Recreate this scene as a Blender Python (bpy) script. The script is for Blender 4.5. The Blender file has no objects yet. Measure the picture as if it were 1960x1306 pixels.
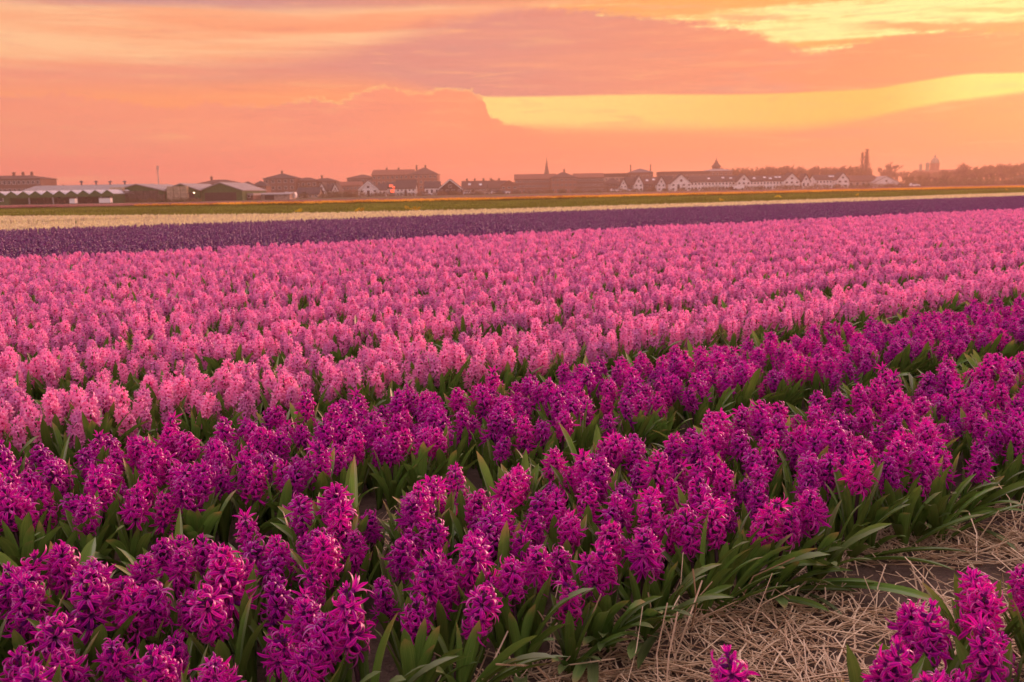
import bpy, math, random
import numpy as np
from mathutils import Vector, Matrix, Euler
random.seed(7); rng = np.random.default_rng(7)
sc = bpy.context.scene
col = sc.collection
R = math.radians

# ------------------------------------------------------------------ camera
W0, H0, FPX, CAMH = 1960.0, 1306.0, 1750.0, 1.15       # size of the photograph, focal length in its pixels, eye height
PITCH, ROLL = math.atan((653 - 366) / FPX), R(-1.0)
fwd = Vector((0, math.cos(PITCH), -math.sin(PITCH)))
r0 = Vector((1, 0, 0)); u0 = r0.cross(fwd)
right = r0 * math.cos(ROLL) - u0 * -math.sin(ROLL); up = right.cross(fwd)
cam = bpy.data.cameras.new('camera'); camo = bpy.data.objects.new('camera', cam); col.objects.link(camo)
camo.matrix_world = Matrix(((right.x, up.x, -fwd.x, 0), (right.y, up.y, -fwd.y, 0), (right.z, up.z, -fwd.z, CAMH), (0, 0, 0, 1)))
cam.sensor_width = 36; cam.lens = 36 * FPX / W0; cam.clip_start = 0.05; cam.clip_end = 6000
cam.dof.use_dof = True; cam.dof.focus_distance = 2.7; cam.dof.aperture_fstop = 8.0
sc.camera = camo

def ray(x, y): return right * (x - W0 / 2) + up * (H0 / 2 - y) + fwd * FPX
def at(x, y, Y):                                   # the point seen at pixel x, y standing Y metres ahead
    d = ray(x, y); return Vector((d.x / d.y * Y, Y, CAMH + d.z / d.y * Y))
def gnd(x, y, z=0.0):                              # the point of height z seen at pixel x, y
    d = ray(x, y); t = (z - CAMH) / d.z; return Vector((d.x * t, d.y * t, z))
def project(p):
    v = Vector(p) - Vector((0, 0, CAMH)); zc = v.dot(fwd)
    return W0 / 2 + FPX * v.dot(right) / zc, H0 / 2 - FPX * v.dot(up) / zc, zc
def azel(x, y):
    d = ray(x, y).normalized(); return math.degrees(math.atan2(d.x, d.y)), math.degrees(math.asin(d.z))

# ------------------------------------------------------------------ render / exposure
sc.render.engine = 'CYCLES'
sc.view_settings.view_transform = 'Standard'; sc.view_settings.look = 'None'
sc.view_settings.exposure = 0.0; sc.view_settings.gamma = 1.0
cy = sc.cycles
cy.use_denoising = True; cy.use_adaptive_sampling = True; cy.adaptive_threshold = 0.03; cy.adaptive_min_samples = 24
cy.max_bounces = 4; cy.diffuse_bounces = 3; cy.glossy_bounces = 2; cy.transmission_bounces = 3; cy.volume_bounces = 0; cy.transparent_max_bounces = 4
cy.sample_clamp_indirect = 6.0

def lin(r, g, b):
    f = lambda c: c / 12.92 if c <= 0.04045 else ((c + 0.055) / 1.055) ** 2.4
    return (f(r / 255), f(g / 255), f(b / 255))

# ------------------------------------------------------------------ small node language
class N:
    tree = None
    def __init__(s, sock): s.s = sock
def _m(op, *a):
    n = N.tree.nodes.new('ShaderNodeMath'); n.operation = op
    for i, v in enumerate(a):
        if isinstance(v, N): N.tree.links.new(v.s, n.inputs[i])
        else: n.inputs[i].default_value = v
    return N(n.outputs[0])
for _nm, _op in (('__add__', 'ADD'), ('__sub__', 'SUBTRACT'), ('__mul__', 'MULTIPLY'), ('__truediv__', 'DIVIDE')):
    setattr(N, _nm, (lambda op: lambda s, o: _m(op, s, o))(_op))
N.__radd__ = lambda s, o: _m('ADD', o, s); N.__rsub__ = lambda s, o: _m('SUBTRACT', o, s); N.__rmul__ = lambda s, o: _m('MULTIPLY', o, s)
def nmax(a, b): return _m('MAXIMUM', a, b)
def nmin(a, b): return _m('MINIMUM', a, b)
def sstep(lo, hi, x):
    n = N.tree.nodes.new('ShaderNodeMapRange'); n.interpolation_type = 'SMOOTHSTEP'
    for k, v in ((0, x), (1, lo), (2, hi)):
        if isinstance(v, N): N.tree.links.new(v.s, n.inputs[k])
        else: n.inputs[k].default_value = v
    return N(n.outputs[0])
def cmix(f, a, b, blend='MIX'):
    n = N.tree.nodes.new('ShaderNodeMix'); n.data_type = 'RGBA'; n.blend_type = blend; n.clamp_factor = True
    for k, v in ((0, f), (6, a), (7, b)):
        if isinstance(v, N): N.tree.links.new(v.s, n.inputs[k])
        elif k == 0: n.inputs[0].default_value = v
        else: n.inputs[k].default_value = (*v, 1)
    return N(n.outputs[2])
def curve(x, pts, lo, hi, vlo, vhi):               # piecewise function of x through pts
    n = N.tree.nodes.new('ShaderNodeFloatCurve'); c = n.mapping.curves[0]
    q = sorted(((p[0] - lo) / (hi - lo), (p[1] - vlo) / (vhi - vlo)) for p in pts)
    while len(c.points) < len(q): c.points.new(0.5, 0.5)
    for p, (a, b) in zip(c.points, q): p.location = (a, b); p.handle_type = 'AUTO_CLAMPED'
    n.mapping.extend = 'HORIZONTAL'; n.mapping.update()
    t = (x - lo) / (hi - lo)
    N.tree.links.new(t.s, n.inputs['Value'])
    return N(n.outputs[0]) * (vhi - vlo) + vlo
def noise(vec, scale, detail=4, rough=0.55, dist=0.0):
    n = N.tree.nodes.new('ShaderNodeTexNoise'); n.inputs['Scale'].default_value = scale
    n.inputs['Detail'].default_value = detail; n.inputs['Roughness'].default_value = rough; n.inputs['Distortion'].default_value = dist
    if vec is not None: N.tree.links.new(vec.s, n.inputs['Vector'])
    return N(n.outputs[0])
def xyz(a, b, c=0.0):
    n = N.tree.nodes.new('ShaderNodeCombineXYZ')
    for i, v in enumerate((a, b, c)):
        if isinstance(v, N): N.tree.links.new(v.s, n.inputs[i])
        else: n.inputs[i].default_value = v
    return N(n.outputs[0])

# ------------------------------------------------------------------ sky: low sun behind layered cloud
SUN_AZ, SUN_EL = 38.0, 8.0                          # degrees right of the view axis, degrees up
world = bpy.data.worlds.new('World'); sc.world = world; world.use_nodes = True
nt = world.node_tree; nt.nodes.clear(); N.tree = nt
tc = nt.nodes.new('ShaderNodeTexCoord'); sep = nt.nodes.new('ShaderNodeSeparateXYZ'); nt.links.new(tc.outputs['Generated'], sep.inputs[0])
X, Y_, Z = (N(sep.outputs[i]) for i in range(3))
az = _m('ARCTAN2', X, Y_) * 57.29578
el = _m('ARCSINE', Z) * 57.29578
cl = xyz(az * 0.10, el * 0.55, 0.0)                 # cloud space, stretched sideways
n1 = noise(cl, 1.0, 6, 0.55) - 0.5
n2 = noise(xyz(az * 0.05, el * 0.9, 7.3), 1.0, 5, 0.6, 0.4) - 0.5
n3 = noise(xyz(az * 0.9, el * 1.5, 2.1), 1.3, 5, 0.6) - 0.5       # puffs
n4 = noise(xyz(az * 2.2, el * 3.2, 5.5), 1.5, 6, 0.62) - 0.5
nw = noise(xyz(X * 2.2, Y_ * 2.2, Z * 5.0), 1.0, 4, 0.6) - 0.5    # broad banks of the whole dome
def edge(px, off=0.0):
    return [(azel(x, y)[0], azel(x, y)[1] + off) for x, y in px]
# lower bank of cloud, its top outline
Lc = curve(az, edge([(0, 186), (110, 181), (200, 190), (330, 206), (400, 196), (460, 204), (520, 202), (600, 187), (640, 192), (700, 172), (745, 167), (805, 181), (850, 170), (905, 176), (928, 192), (938, 226), (1000, 238), (1200, 243), (1500, 243), (1650, 226), (1780, 200), (1960, 176)]), -30, 30, 0, 12)
# underside and top of the mauve layer
Uc = curve(az, edge([(0, 182), (300, 178), (600, 172), (935, 187), (1200, 183), (1500, 180), (1650, 173), (1760, 158), (1860, 144), (1960, 141)]), -30, 30, 0, 12)
Tc = curve(az, edge([(0, 128), (300, 128), (480, 120), (640, 100), (780, 62), (900, 38), (1000, 20), (1150, 22), (1250, 32), (1400, 52), (1500, 84), (1560, 94), (1620, 86), (1700, 72), (1760, 62), (1960, 60)]), -30, 30, 0, 14)
east = sstep(-22.0, 24.0, az)
base_low = cmix(east, lin(246, 122, 112), lin(255, 136, 92))
bank = cmix(sstep(-24.0, 4.0, az), lin(240, 140, 132), lin(255, 150, 108))
bank = cmix(sstep(4.0, 26.0, az), bank, lin(252, 148, 100))
bank = cmix(sstep(-0.12, 0.22, n1 + 0.5 * n2) * 0.75, bank, cmix(sstep(-20.0, 4.0, az), lin(222, 132, 134), lin(246, 140, 110)))
mauve = cmix(sstep(-6.0, 24.0, az), lin(222, 142, 130), lin(240, 138, 100))
mauve = cmix(sstep(-30.0, -6.0, az), lin(240, 148, 128), mauve)
mauve = cmix(sstep(0.0, 0.3, n2) * 0.45, mauve, lin(250, 162, 122))
mauve = cmix(sstep(-0.02, 0.25, n1) * 0.6, mauve, lin(206, 140, 132))
gap_y = cmix(sstep(0.0, 22.0, az), lin(255, 222, 130), lin(255, 186, 92))
gap_b = cmix(sstep(21.0, 27.0, az), gap_y, lin(255, 226, 124))
gap = cmix(sstep(-5.0, -1.0, az), lin(255, 156, 108), gap_b)
hi_l = cmix(sstep(-0.16, 0.2, n2), lin(252, 158, 116), lin(255, 196, 146))
hi_r = cmix(sstep(-0.10, 0.12, n2 + 0.3 * n3), lin(255, 170, 92), lin(255, 238, 156))
hi_r = cmix(sstep(0.02, 0.2, n1 - 0.4 * n2), hi_r, lin(250, 166, 96))
high = cmix(sstep(-2.0, 9.0, az + 14.0 * n1), hi_l, hi_r)
puff = 1.0 - 0.85 * sstep(-1.0, 2.0, az)
eL = el + puff * (0.9 * n3 + 0.9 * n4)
c_ = gap
uw = 0.10 + 0.9 * (1.0 - sstep(-9.0, -1.0, az))
c_ = cmix(sstep(-0.6 * uw, 1.5 * uw, el - Uc + 0.18 * n1 + uw * 0.8 * n2), c_, mauve)
soft = sstep(-12.0, 6.0, az)
wd = 1.0 - 0.72 * soft
c_ = cmix(sstep(-1.0 * wd, wd, (el - Tc) + 1.1 * n1 + 0.7 * n2 + soft * (0.9 * n3 + 0.7 * n4)), c_, high)
def streak(px0, px1, y, hw, soft):                   # a thin drawn-out cloud lying across the bright gap
    (a0, e0), (a1, e1) = azel(px0, y), azel(px1, y); mid = e0 + (az - a0) * ((e1 - e0) / (a1 - a0)) + 0.9 * n1 + 0.5 * n3
    return (1.0 - sstep(hw * 0.3, hw, _m('ABSOLUTE', el - mid))) * sstep(a0, a0 + soft, az) * (1.0 - sstep(a1 - soft, a1, az))
for px0, px1, y, hw, sf, k_, cc in ((1560, 2150, 50, 0.34, 5.0, 0.9, (242, 150, 98)), (1330, 1540, 33, 0.20, 2.5, 0.7, (240, 160, 112)), (1750, 2150, 20, 0.22, 3.0, 0.6, (248, 170, 100)), (1120, 1420, 14, 0.22, 4.0, 0.6, (246, 172, 122)), (180, 420, 60, 0.16, 3.0, 0.35, (240, 150, 122))):
    c_ = cmix(streak(px0, px1, y, hw, sf) * k_, c_, lin(*cc))
rim = sstep(-0.22, 0.0, eL - Lc) * (1.0 - sstep(0.0, 0.12, eL - Lc)) * sstep(-17.0, -9.0, az) * (1.0 - sstep(-0.5, 1.0, az)) * sstep(-0.25, 0.3, n1 + 0.2)
ew = 0.12 + 0.34 * sstep(-1.0, 3.0, az) * (1.0 - 0.9 * sstep(16.0, 23.0, az))
c_ = cmix((1.0 - sstep(-1.3 * ew, ew, eL - Lc)) * (0.45 + 0.55 * sstep(-20.0, -1.0, az)), c_, bank)
c_ = cmix(rim * 0.55, c_, lin(255, 210, 130))
c_ = cmix(1.0 - sstep(0.6, 3.6, el + 0.8 * n1), c_, base_low)
# above the frame: mauve grey cloud sheet with paler thin places
topc = cmix(sstep(-0.2, 0.25, nw), (0.92, 0.68, 0.86), (1.35, 1.02, 1.16))
topc = cmix(sstep(-0.2, 0.9, Y_ * 0.8 + X * 0.5) * 0.5, topc, lin(255, 190, 170))
el2 = el - 0.0175 * az
c_ = cmix(sstep(10.55, 11.25, el2 + 0.9 * n1 + 0.5 * n2), c_, cmix(sstep(-24.0, 10.0, az), lin(196, 140, 144), lin(242, 150, 108)))
fib = noise(xyz(az * 0.22, el * 2.6, 3.7), 1.0, 6, 0.62, 0.6) - 0.5
c_ = cmix(sstep(0.02, 0.26, fib) * 0.45, c_, lin(255, 186, 128))
c_ = cmix(sstep(0.02, 0.26, 0.0 - fib) * 0.40, c_, lin(222, 126, 112))
c_ = cmix(sstep(15.0, 34.0, el + 8.0 * nw), c_, topc)
# away from the sunset the horizon cools to the same mauve
away = sstep(45.0, 150.0, _m('ABSOLUTE', az - 15.0))
c_ = cmix(away * 0.75, c_, topc)
sky = nt.nodes.new('ShaderNodeTexSky'); sky.sky_type = 'NISHITA'; sky.sun_disc = False
sky.sun_elevation = R(SUN_EL); sky.sun_rotation = R(SUN_AZ); sky.air_density = 1.5; sky.dust_density = 3.0
bg1 = nt.nodes.new('ShaderNodeBackground'); nt.links.new(sky.outputs[0], bg1.inputs[0]); bg1.inputs[1].default_value = 0.008
bg2 = nt.nodes.new('ShaderNodeBackground'); nt.links.new(c_.s, bg2.inputs[0]); bg2.inputs[1].default_value = 1.0
add = nt.nodes.new('ShaderNodeAddShader'); out = nt.nodes.new('ShaderNodeOutputWorld')
nt.links.new(bg1.outputs[0], add.inputs[0]); nt.links.new(bg2.outputs[0], add.inputs[1]); nt.links.new(add.outputs[0], out.inputs[0])
world.cycles.sampling_method = 'MANUAL'; world.cycles.sample_map_resolution = 1024

sun = bpy.data.lights.new('sun', 'SUN'); sun.energy = 4.3; sun.color = (1.0, 0.43, 0.34); sun.angle = R(8)
suno = bpy.data.objects.new('sun', sun); col.objects.link(suno)
sd = Vector((math.sin(R(SUN_AZ)) * math.cos(R(SUN_EL)), math.cos(R(SUN_AZ)) * math.cos(R(SUN_EL)), math.sin(R(SUN_EL))))
suno.rotation_euler = sd.to_track_quat('Z', 'Y').to_euler()

# ------------------------------------------------------------------ helpers
def tag(o, label=None, cat=None, group=None, kind=None):
    for k, v in (('label', label), ('category', cat), ('group', group), ('kind', kind)):
        if v: o[k] = v
    return o
def empty(name, loc=(0, 0, 0), rz=0.0, rot=None):
    o = bpy.data.objects.new(name, None); col.objects.link(o); o.location = loc
    o.rotation_euler = rot if rot else (0, 0, rz); o.empty_display_size = 0.1
    return o
def link(name, me, parent=None, loc=(0, 0, 0), rot=(0, 0, 0), scl=(1, 1, 1)):
    o = bpy.data.objects.new(name, me); col.objects.link(o); o.parent = parent
    o.location = loc; o.rotation_euler = rot; o.scale = scl
    return o
class MB:                                          # gathers pieces, builds one mesh
    def __init__(s): s.v = []; s.f = []; s.uv = []; s.mi = []
    def add(s, v, f, uv=None, mi=0):
        b = len(s.v); s.v += [tuple(p) for p in v]; s.f += [tuple(i + b for i in q) for q in f]
        s.uv += list(uv) if uv is not None else [(0.5, 0.5)] * len(v); s.mi += [mi] * len(f)
        return s
    def merge(s, o, M=None, mi=None):
        v = o.v
        if M is not None:
            a = np.array(v) @ np.array(M.to_3x3()).T + np.array(M.translation); v = a.tolist()
        b = len(s.v); s.v += [tuple(p) for p in v]; s.f += [tuple(i + b for i in q) for q in o.f]; s.uv += o.uv
        s.mi += o.mi if mi is None else [mi] * len(o.f)
        return s
    def box(s, x0, x1, y0, y1, z0, z1, mi=0):
        v = [(x, y, z) for z in (z0, z1) for y in (y0, y1) for x in (x0, x1)]
        return s.add(v, [(0, 2, 3, 1), (4, 5, 7, 6), (0, 1, 5, 4), (2, 6, 7, 3), (0, 4, 6, 2), (1, 3, 7, 5)], None, mi)
    def tube(s, pts, rad, n=6, mi=0, cap=True):
        pts = [Vector(p) for p in pts]; vs = []; fs = []; uv = []
        for i, p in enumerate(pts):
            t = (pts[min(i + 1, len(pts) - 1)] - pts[max(i - 1, 0)]).normalized()
            a = t.orthogonal().normalized(); b = t.cross(a)
            for k in range(n):
                g = 2 * math.pi * k / n; vs.append(p + (a * math.cos(g) + b * math.sin(g)) * rad[i]); uv.append((k / n, i / max(1, len(pts) - 1)))
        for i in range(len(pts) - 1):
            for k in range(n):
                fs.append((i * n + k, i * n + (k + 1) % n, (i + 1) * n + (k + 1) % n, (i + 1) * n + k))
        if cap: fs.append(tuple(range(n))[::-1]); fs.append(tuple((len(pts) - 1) * n + k for k in range(n)))
        return s.add(vs, fs, uv, mi)
    def lathe(s, prof, n=16, mi=0):
        vs = []; fs = []
        for r, z in prof:
            for k in range(n):
                g = 2 * math.pi * k / n; vs.append((r * math.cos(g), r * math.sin(g), z))
        for i in range(len(prof) - 1):
            for k in range(n): fs.append((i * n + k, i * n + (k + 1) % n, (i + 1) * n + (k + 1) % n, (i + 1) * n + k))
        return s.add(vs, fs, None, mi)
    def mesh(s, name, mats, smooth=False):
        me = bpy.data.meshes.new(name); me.from_pydata(s.v, [], s.f)
        for m in (mats if isinstance(mats, (list, tuple)) else [mats]): me.materials.append(m)
        uvl = me.uv_layers.new(name='UVMap'); li = np.empty(len(me.loops), dtype=np.int32); me.loops.foreach_get('vertex_index', li)
        uvl.data.foreach_set('uv', np.array(s.uv, dtype=np.float32)[li].ravel())
        me.polygons.foreach_set('material_index', np.array(s.mi, dtype=np.int32))
        me.polygons.foreach_set('use_smooth', np.full(len(me.polygons), smooth))
        me.update(); return me
    def obj(s, name, mats, parent=None, smooth=False, **k): return link(name, s.mesh(name, mats, smooth), parent, **k)

# ------------------------------------------------------------------ materials
def newmat(name):
    m = bpy.data.materials.new(name); m.use_nodes = True; m.node_tree.nodes.clear(); N.tree = m.node_tree
    return m, m.node_tree
def nd(t, **k):
    n = N.tree.nodes.new(t)
    for a, b in k.items(): setattr(n, a, b)
    return n
def fin(m, sh, disp=None):
    o = nd('ShaderNodeOutputMaterial'); N.tree.links.new(sh, o.inputs['Surface']); return m
def setin(n, k, v):
    if isinstance(v, N): N.tree.links.new(v.s, n.inputs[k])
    elif isinstance(v, tuple) and len(v) == 3: n.inputs[k].default_value = (*v, 1)
    else: n.inputs[k].default_value = v
def objrand():
    return N(nd('ShaderNodeObjectInfo').outputs['Random'])
def uvsep():
    t = nd('ShaderNodeTexCoord'); s = nd('ShaderNodeSeparateXYZ'); N.tree.links.new(t.outputs['UV'], s.inputs[0]); return N(s.outputs[0]), N(s.outputs[1])
def geopos(): return N(nd('ShaderNodeNewGeometry').outputs['Position'])
def bump(h, strength, dist):
    b = nd('ShaderNodeBump'); b.inputs['Strength'].default_value = strength; b.inputs['Distance'].default_value = dist
    N.tree.links.new(h.s, b.inputs['Height']); return b
def leafy(colr, transl, tcol, gloss=0.06, rough=0.45, normal=None):   # diffuse + light passing through + a waxy sheen
    d = nd('ShaderNodeBsdfDiffuse'); setin(d, 'Color', colr)
    t = nd('ShaderNodeBsdfTranslucent'); setin(t, 'Color', tcol)
    mx = nd('ShaderNodeMixShader'); mx.inputs[0].default_value = transl
    N.tree.links.new(d.outputs[0], mx.inputs[1]); N.tree.links.new(t.outputs[0], mx.inputs[2])
    if gloss <= 0: return mx.outputs[0]
    g = nd('ShaderNodeBsdfGlossy'); g.inputs['Roughness'].default_value = rough; g.inputs['Color'].default_value = (1, 1, 1, 1)
    fr = nd('ShaderNodeFresnel'); fr.inputs['IOR'].default_value = 1.35
    m2 = nd('ShaderNodeMixShader'); N.tree.links.new((N(fr.outputs[0]) * (gloss * 10)).s, m2.inputs[0])
    N.tree.links.new(mx.outputs[0], m2.inputs[1]); N.tree.links.new(g.outputs[0], m2.inputs[2])
    return m2.outputs[0]
def petal_mat(name, edge_c, mid_c, tube_c, transl=0.45, gloss=0.015):
    m, _ = newmat(name)
    u, v = uvsep(); r = objrand()
    mid = sstep(0.18, 0.5, 0.5 - _m('ABSOLUTE', u - 0.5))
    c = cmix(mid, edge_c, mid_c)
    c = cmix(1.0 - sstep(0.22, 0.42, v), c, tube_c)
    hs = nd('ShaderNodeHueSaturation'); setin(hs, 'Hue', 0.485 + 0.03 * r); setin(hs, 'Value', 0.78 + 0.42 * r); setin(hs, 'Color', c)
    c = N(hs.outputs[0])
    return fin(m, leafy(c, transl, c, gloss, 0.5))
M = {}
M['magenta'] = petal_mat('magenta_petal', (0.76, 0.014, 0.45), (0.36, 0.006, 0.315), (0.19, 0.008, 0.21))
M['violet'] = petal_mat('violet_petal', (0.30, 0.03, 0.42), (0.18, 0.015, 0.32), (0.12, 0.012, 0.24))
M['pink'] = petal_mat('pink_petal', (0.98, 0.37, 0.68), (0.96, 0.20, 0.54), (0.78, 0.10, 0.44))
M['deep_pink'] = petal_mat('deep_pink_petal', (0.85, 0.05, 0.38), (0.70, 0.03, 0.30), (0.5, 0.02, 0.24))
M['purple'] = petal_mat('purple_petal', (0.23, 0.005, 0.20), (0.15, 0.003, 0.145), (0.10, 0.003, 0.10), 0.3, 0.03)
M['white'] = petal_mat('white_petal', (0.92, 0.80, 0.44), (0.90, 0.77, 0.40), (0.80, 0.70, 0.34), 0.35, 0.03)
def leaf_mat(name, a, b, tip):
    m, _ = newmat(name); u, v = uvsep(); r = objrand()
    st = noise(xyz(u * 14.0, v * 1.2, r * 30.0), 1.0, 3)
    c = cmix(sstep(0.3, 0.7, st), a, b)
    c = cmix(sstep(0.78, 1.0, v) * sstep(0.5, 0.9, r), c, tip)
    hs = nd('ShaderNodeHueSaturation'); setin(hs, 'Hue', 0.488 + 0.024 * r); setin(hs, 'Value', 0.65 + 0.6 * r); setin(hs, 'Color', c)
    c = N(hs.outputs[0])
    return fin(m, leafy(c, 0.26, c, 0.012, 0.55))
M['leaf'] = leaf_mat('hyacinth_leaf', (0.115, 0.215, 0.034), (0.17, 0.275, 0.048), (0.30, 0.22, 0.07))
M['crop'] = leaf_mat('crop_leaf', (0.24, 0.25, 0.036), (0.28, 0.28, 0.042), (0.20, 0.18, 0.05))
def plain(name, c, rough=0.7, var=0.0, scale=6.0, spec=0.3, metal=0.0):
    m, _ = newmat(name); p = nd('ShaderNodeBsdfPrincipled'); p.inputs['Roughness'].default_value = rough
    p.inputs['Specular IOR Level'].default_value = spec; p.inputs['Metallic'].default_value = metal
    if var:
        n = noise(geopos(), scale, 4); c2 = tuple(x * (1 - var) for x in c); c1 = tuple(min(1, x * (1 + var)) for x in c)
        setin(p, 'Base Color', cmix(sstep(0.3, 0.7, n), c2, c1))
    else: setin(p, 'Base Color', c)
    return fin(m, p.outputs[0])
M['stem'] = plain('flower_stem', (0.06, 0.022, 0.03), 0.5)
M['stem_green'] = plain('green_stem', (0.09, 0.10, 0.03), 0.5)
# soil
m, _ = newmat('soil'); g = geopos()
na = noise(g, 1.3, 5); nb = noise(g, 26.0, 6, 0.65); nc = noise(g, 140.0, 3, 0.6)
c = cmix(sstep(0.3, 0.7, na), (0.10, 0.068, 0.048), (0.165, 0.118, 0.085)); c = cmix(sstep(0.45, 0.75, nb) * 0.7, c, (0.06, 0.040, 0.030))
c = cmix(sstep(0.66, 0.74, nc) * 0.7, c, (0.26, 0.20, 0.13))
p = nd('ShaderNodeBsdfPrincipled'); setin(p, 'Base Color', c); p.inputs['Roughness'].default_value = 0.95; p.inputs['Specular IOR Level'].default_value = 0.1
b = bump(nb * 0.7 + nc * 0.3, 0.8, 0.02); N.tree.links.new(b.outputs[0], p.inputs['Normal'])
M['soil'] = fin(m, p.outputs[0])
# land: soil near by, rough grass far away
m, _ = newmat('land'); g = geopos(); na = noise(g, 0.03, 5); nb = noise(g, 0.9, 5)
c = cmix(sstep(0.35, 0.65, na), (0.10, 0.085, 0.045), (0.13, 0.12, 0.05)); c = cmix(sstep(0.4, 0.7, nb) * 0.6, c, (0.09, 0.065, 0.045))
p = nd('ShaderNodeBsdfPrincipled'); setin(p, 'Base Color', c); p.inputs['Roughness'].default_value = 0.95; p.inputs['Specular IOR Level'].default_value = 0.1
M['land'] = fin(m, p.outputs[0])
# straw
m, _ = newmat('straw'); u, v = uvsep(); n = noise(geopos(), 40.0, 2)
c = cmix(u, (0.43, 0.28, 0.15), (0.82, 0.66, 0.41)); c = cmix(sstep(0.5, 0.8, n) * 0.5, c, (0.34, 0.22, 0.12))
p = nd('ShaderNodeBsdfPrincipled'); setin(p, 'Base Color', c); p.inputs['Roughness'].default_value = 0.55
M['straw'] = fin(m, p.outputs[0])

# ------------------------------------------------------------------ ground
THETA = R(56)                                       # the rows run this far right of the view axis
dv = Vector((math.sin(THETA), math.cos(THETA), 0)); nv = Vector((-math.cos(THETA), math.sin(THETA), 0))
def sp(s, p, z=0.0): return dv * s + nv * p + Vector((0, 0, z))
def to_sp(v): return v.dot(dv), v.dot(nv)
mb = MB(); mb.add([(-1400, -60, 0), (1400, -60, 0), (1400, 1500, 0), (-1400, 1500, 0)], [(0, 1, 2, 3)])
tag(mb.obj('ground', M['land']), kind='structure')
PERIOD, BEDW, FRONT = 1.18, 0.80, 1.56              # bed spacing, width, near edge of the first whole bed
def lump(x, y):
    return (np.sin(x * 9.1 + 1.3 * np.sin(y * 7.7)) + np.sin(y * 11.3 + 1.7 * np.sin(x * 5.9)) + 0.6 * np.sin(x * 31 + y * 23) + 0.6 * np.sin(x * 27 - y * 37)) * 0.0045
mb = MB()
ss = np.arange(-3.0, 7.0, 0.024); pp = np.arange(0.0, 2.9, 0.024)
S, P = np.meshgrid(ss, pp, indexing='ij'); Zg = 0.03 + lump(S, P) - 0.012 * np.exp(-((P - 1.30) / 0.22) ** 2)
XY = np.stack([dv.x * S + nv.x * P, dv.y * S + nv.y * P, Zg], -1).reshape(-1, 3)
nj = len(pp); I = np.arange(len(ss) - 1)[:, None] * nj + np.arange(nj - 1)[None, :]
F = np.stack([I, I + nj, I + nj + 1, I + 1], -1).reshape(-1, 4)
mb.add(XY.tolist(), F.tolist()); soil = mb.obj('field_soil', M['soil'], smooth=True); tag(soil, kind='structure')
mb = MB()                                           # the rest of the tilled field
a = [sp(-20, -6, 0.012), sp(140, -6, 0.012), sp(140, 44, 0.012), sp(-60, 44, 0.012)]
mb.add(a, [(0, 1, 2, 3)]); tag(mb.obj('tilled_field', M['soil']), kind='structure')
def soil_z(s, p): return 0.03 + float(lump(np.array(s), np.array(p))) - 0.012 * math.exp(-((p - 1.30) / 0.22) ** 2)

# ------------------------------------------------------------------ hyacinth pieces
def floret_mb(curl, tep_len, tep_w, tube_len, wob=0.25, tube_r=0.0036, seg=6, rnd=random):
    mb = MB(); n = 6; vs = []; uv = []
    for i, (a, r) in enumerate(((0.0, 0.45), (0.35, 1.0), (1.0, 1.15))):
        for k in range(n):
            g = 2 * math.pi * k / n; vs.append((a * tube_len, r * tube_r * math.cos(g), r * tube_r * math.sin(g))); uv.append((k / n, 0.05 + 0.1 * i))
    fs = [(i * n + k, i * n + (k + 1) % n, (i + 1) * n + (k + 1) % n, (i + 1) * n + k) for i in range(2) for k in range(n)]
    mb.add(vs, fs, uv)
    prof = [0.62, 0.92, 1.0, 0.96, 0.82, 0.55, 0.10] if seg == 6 else [0.7, 1.0, 0.8, 0.12]
    for k in range(6):
        g = 2 * math.pi * (k + rnd.uniform(-.1, .1)) / 6; er = Vector((0, math.cos(g), math.sin(g))); et = Vector((0, -math.sin(g), math.cos(g))); ex = Vector((1, 0, 0))
        cu = curl * rnd.uniform(1 - wob, 1 + wob); L = tep_len * rnd.uniform(0.88, 1.1); tw = rnd.uniform(-.25, .25)
        pos = ex * tube_len * 0.96 + er * tube_r * 0.95; phi = 0.25; vs = []; uv = []
        for i in range(seg + 1):
            t = i / seg; w = tep_w * prof[i] * 0.5; cen = pos; nrm = ex * -math.sin(phi) + er * math.cos(phi)
            side = et + er * tw * t
            lift = nrm * (-w * 0.55)
            vs += [cen - side * w + lift * -1, cen, cen + side * w + lift * -1]; uv += [(0, 0.3 + 0.7 * t), (0.5, 0.3 + 0.7 * t), (1, 0.3 + 0.7 * t)]
            phi2 = 0.25 + cu * ((i + 1) / seg) ** 1.15
            pos = pos + (ex * math.cos(phi2) + er * math.sin(phi2)) * (L / seg); phi = phi2
        fs = []
        for i in range(seg):
            for j in (0, 1): fs.append((i * 3 + j, i * 3 + j + 1, i * 3 + j + 4, i * 3 + j + 3))
        mb.add(vs, fs, uv)
    return mb
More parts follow.
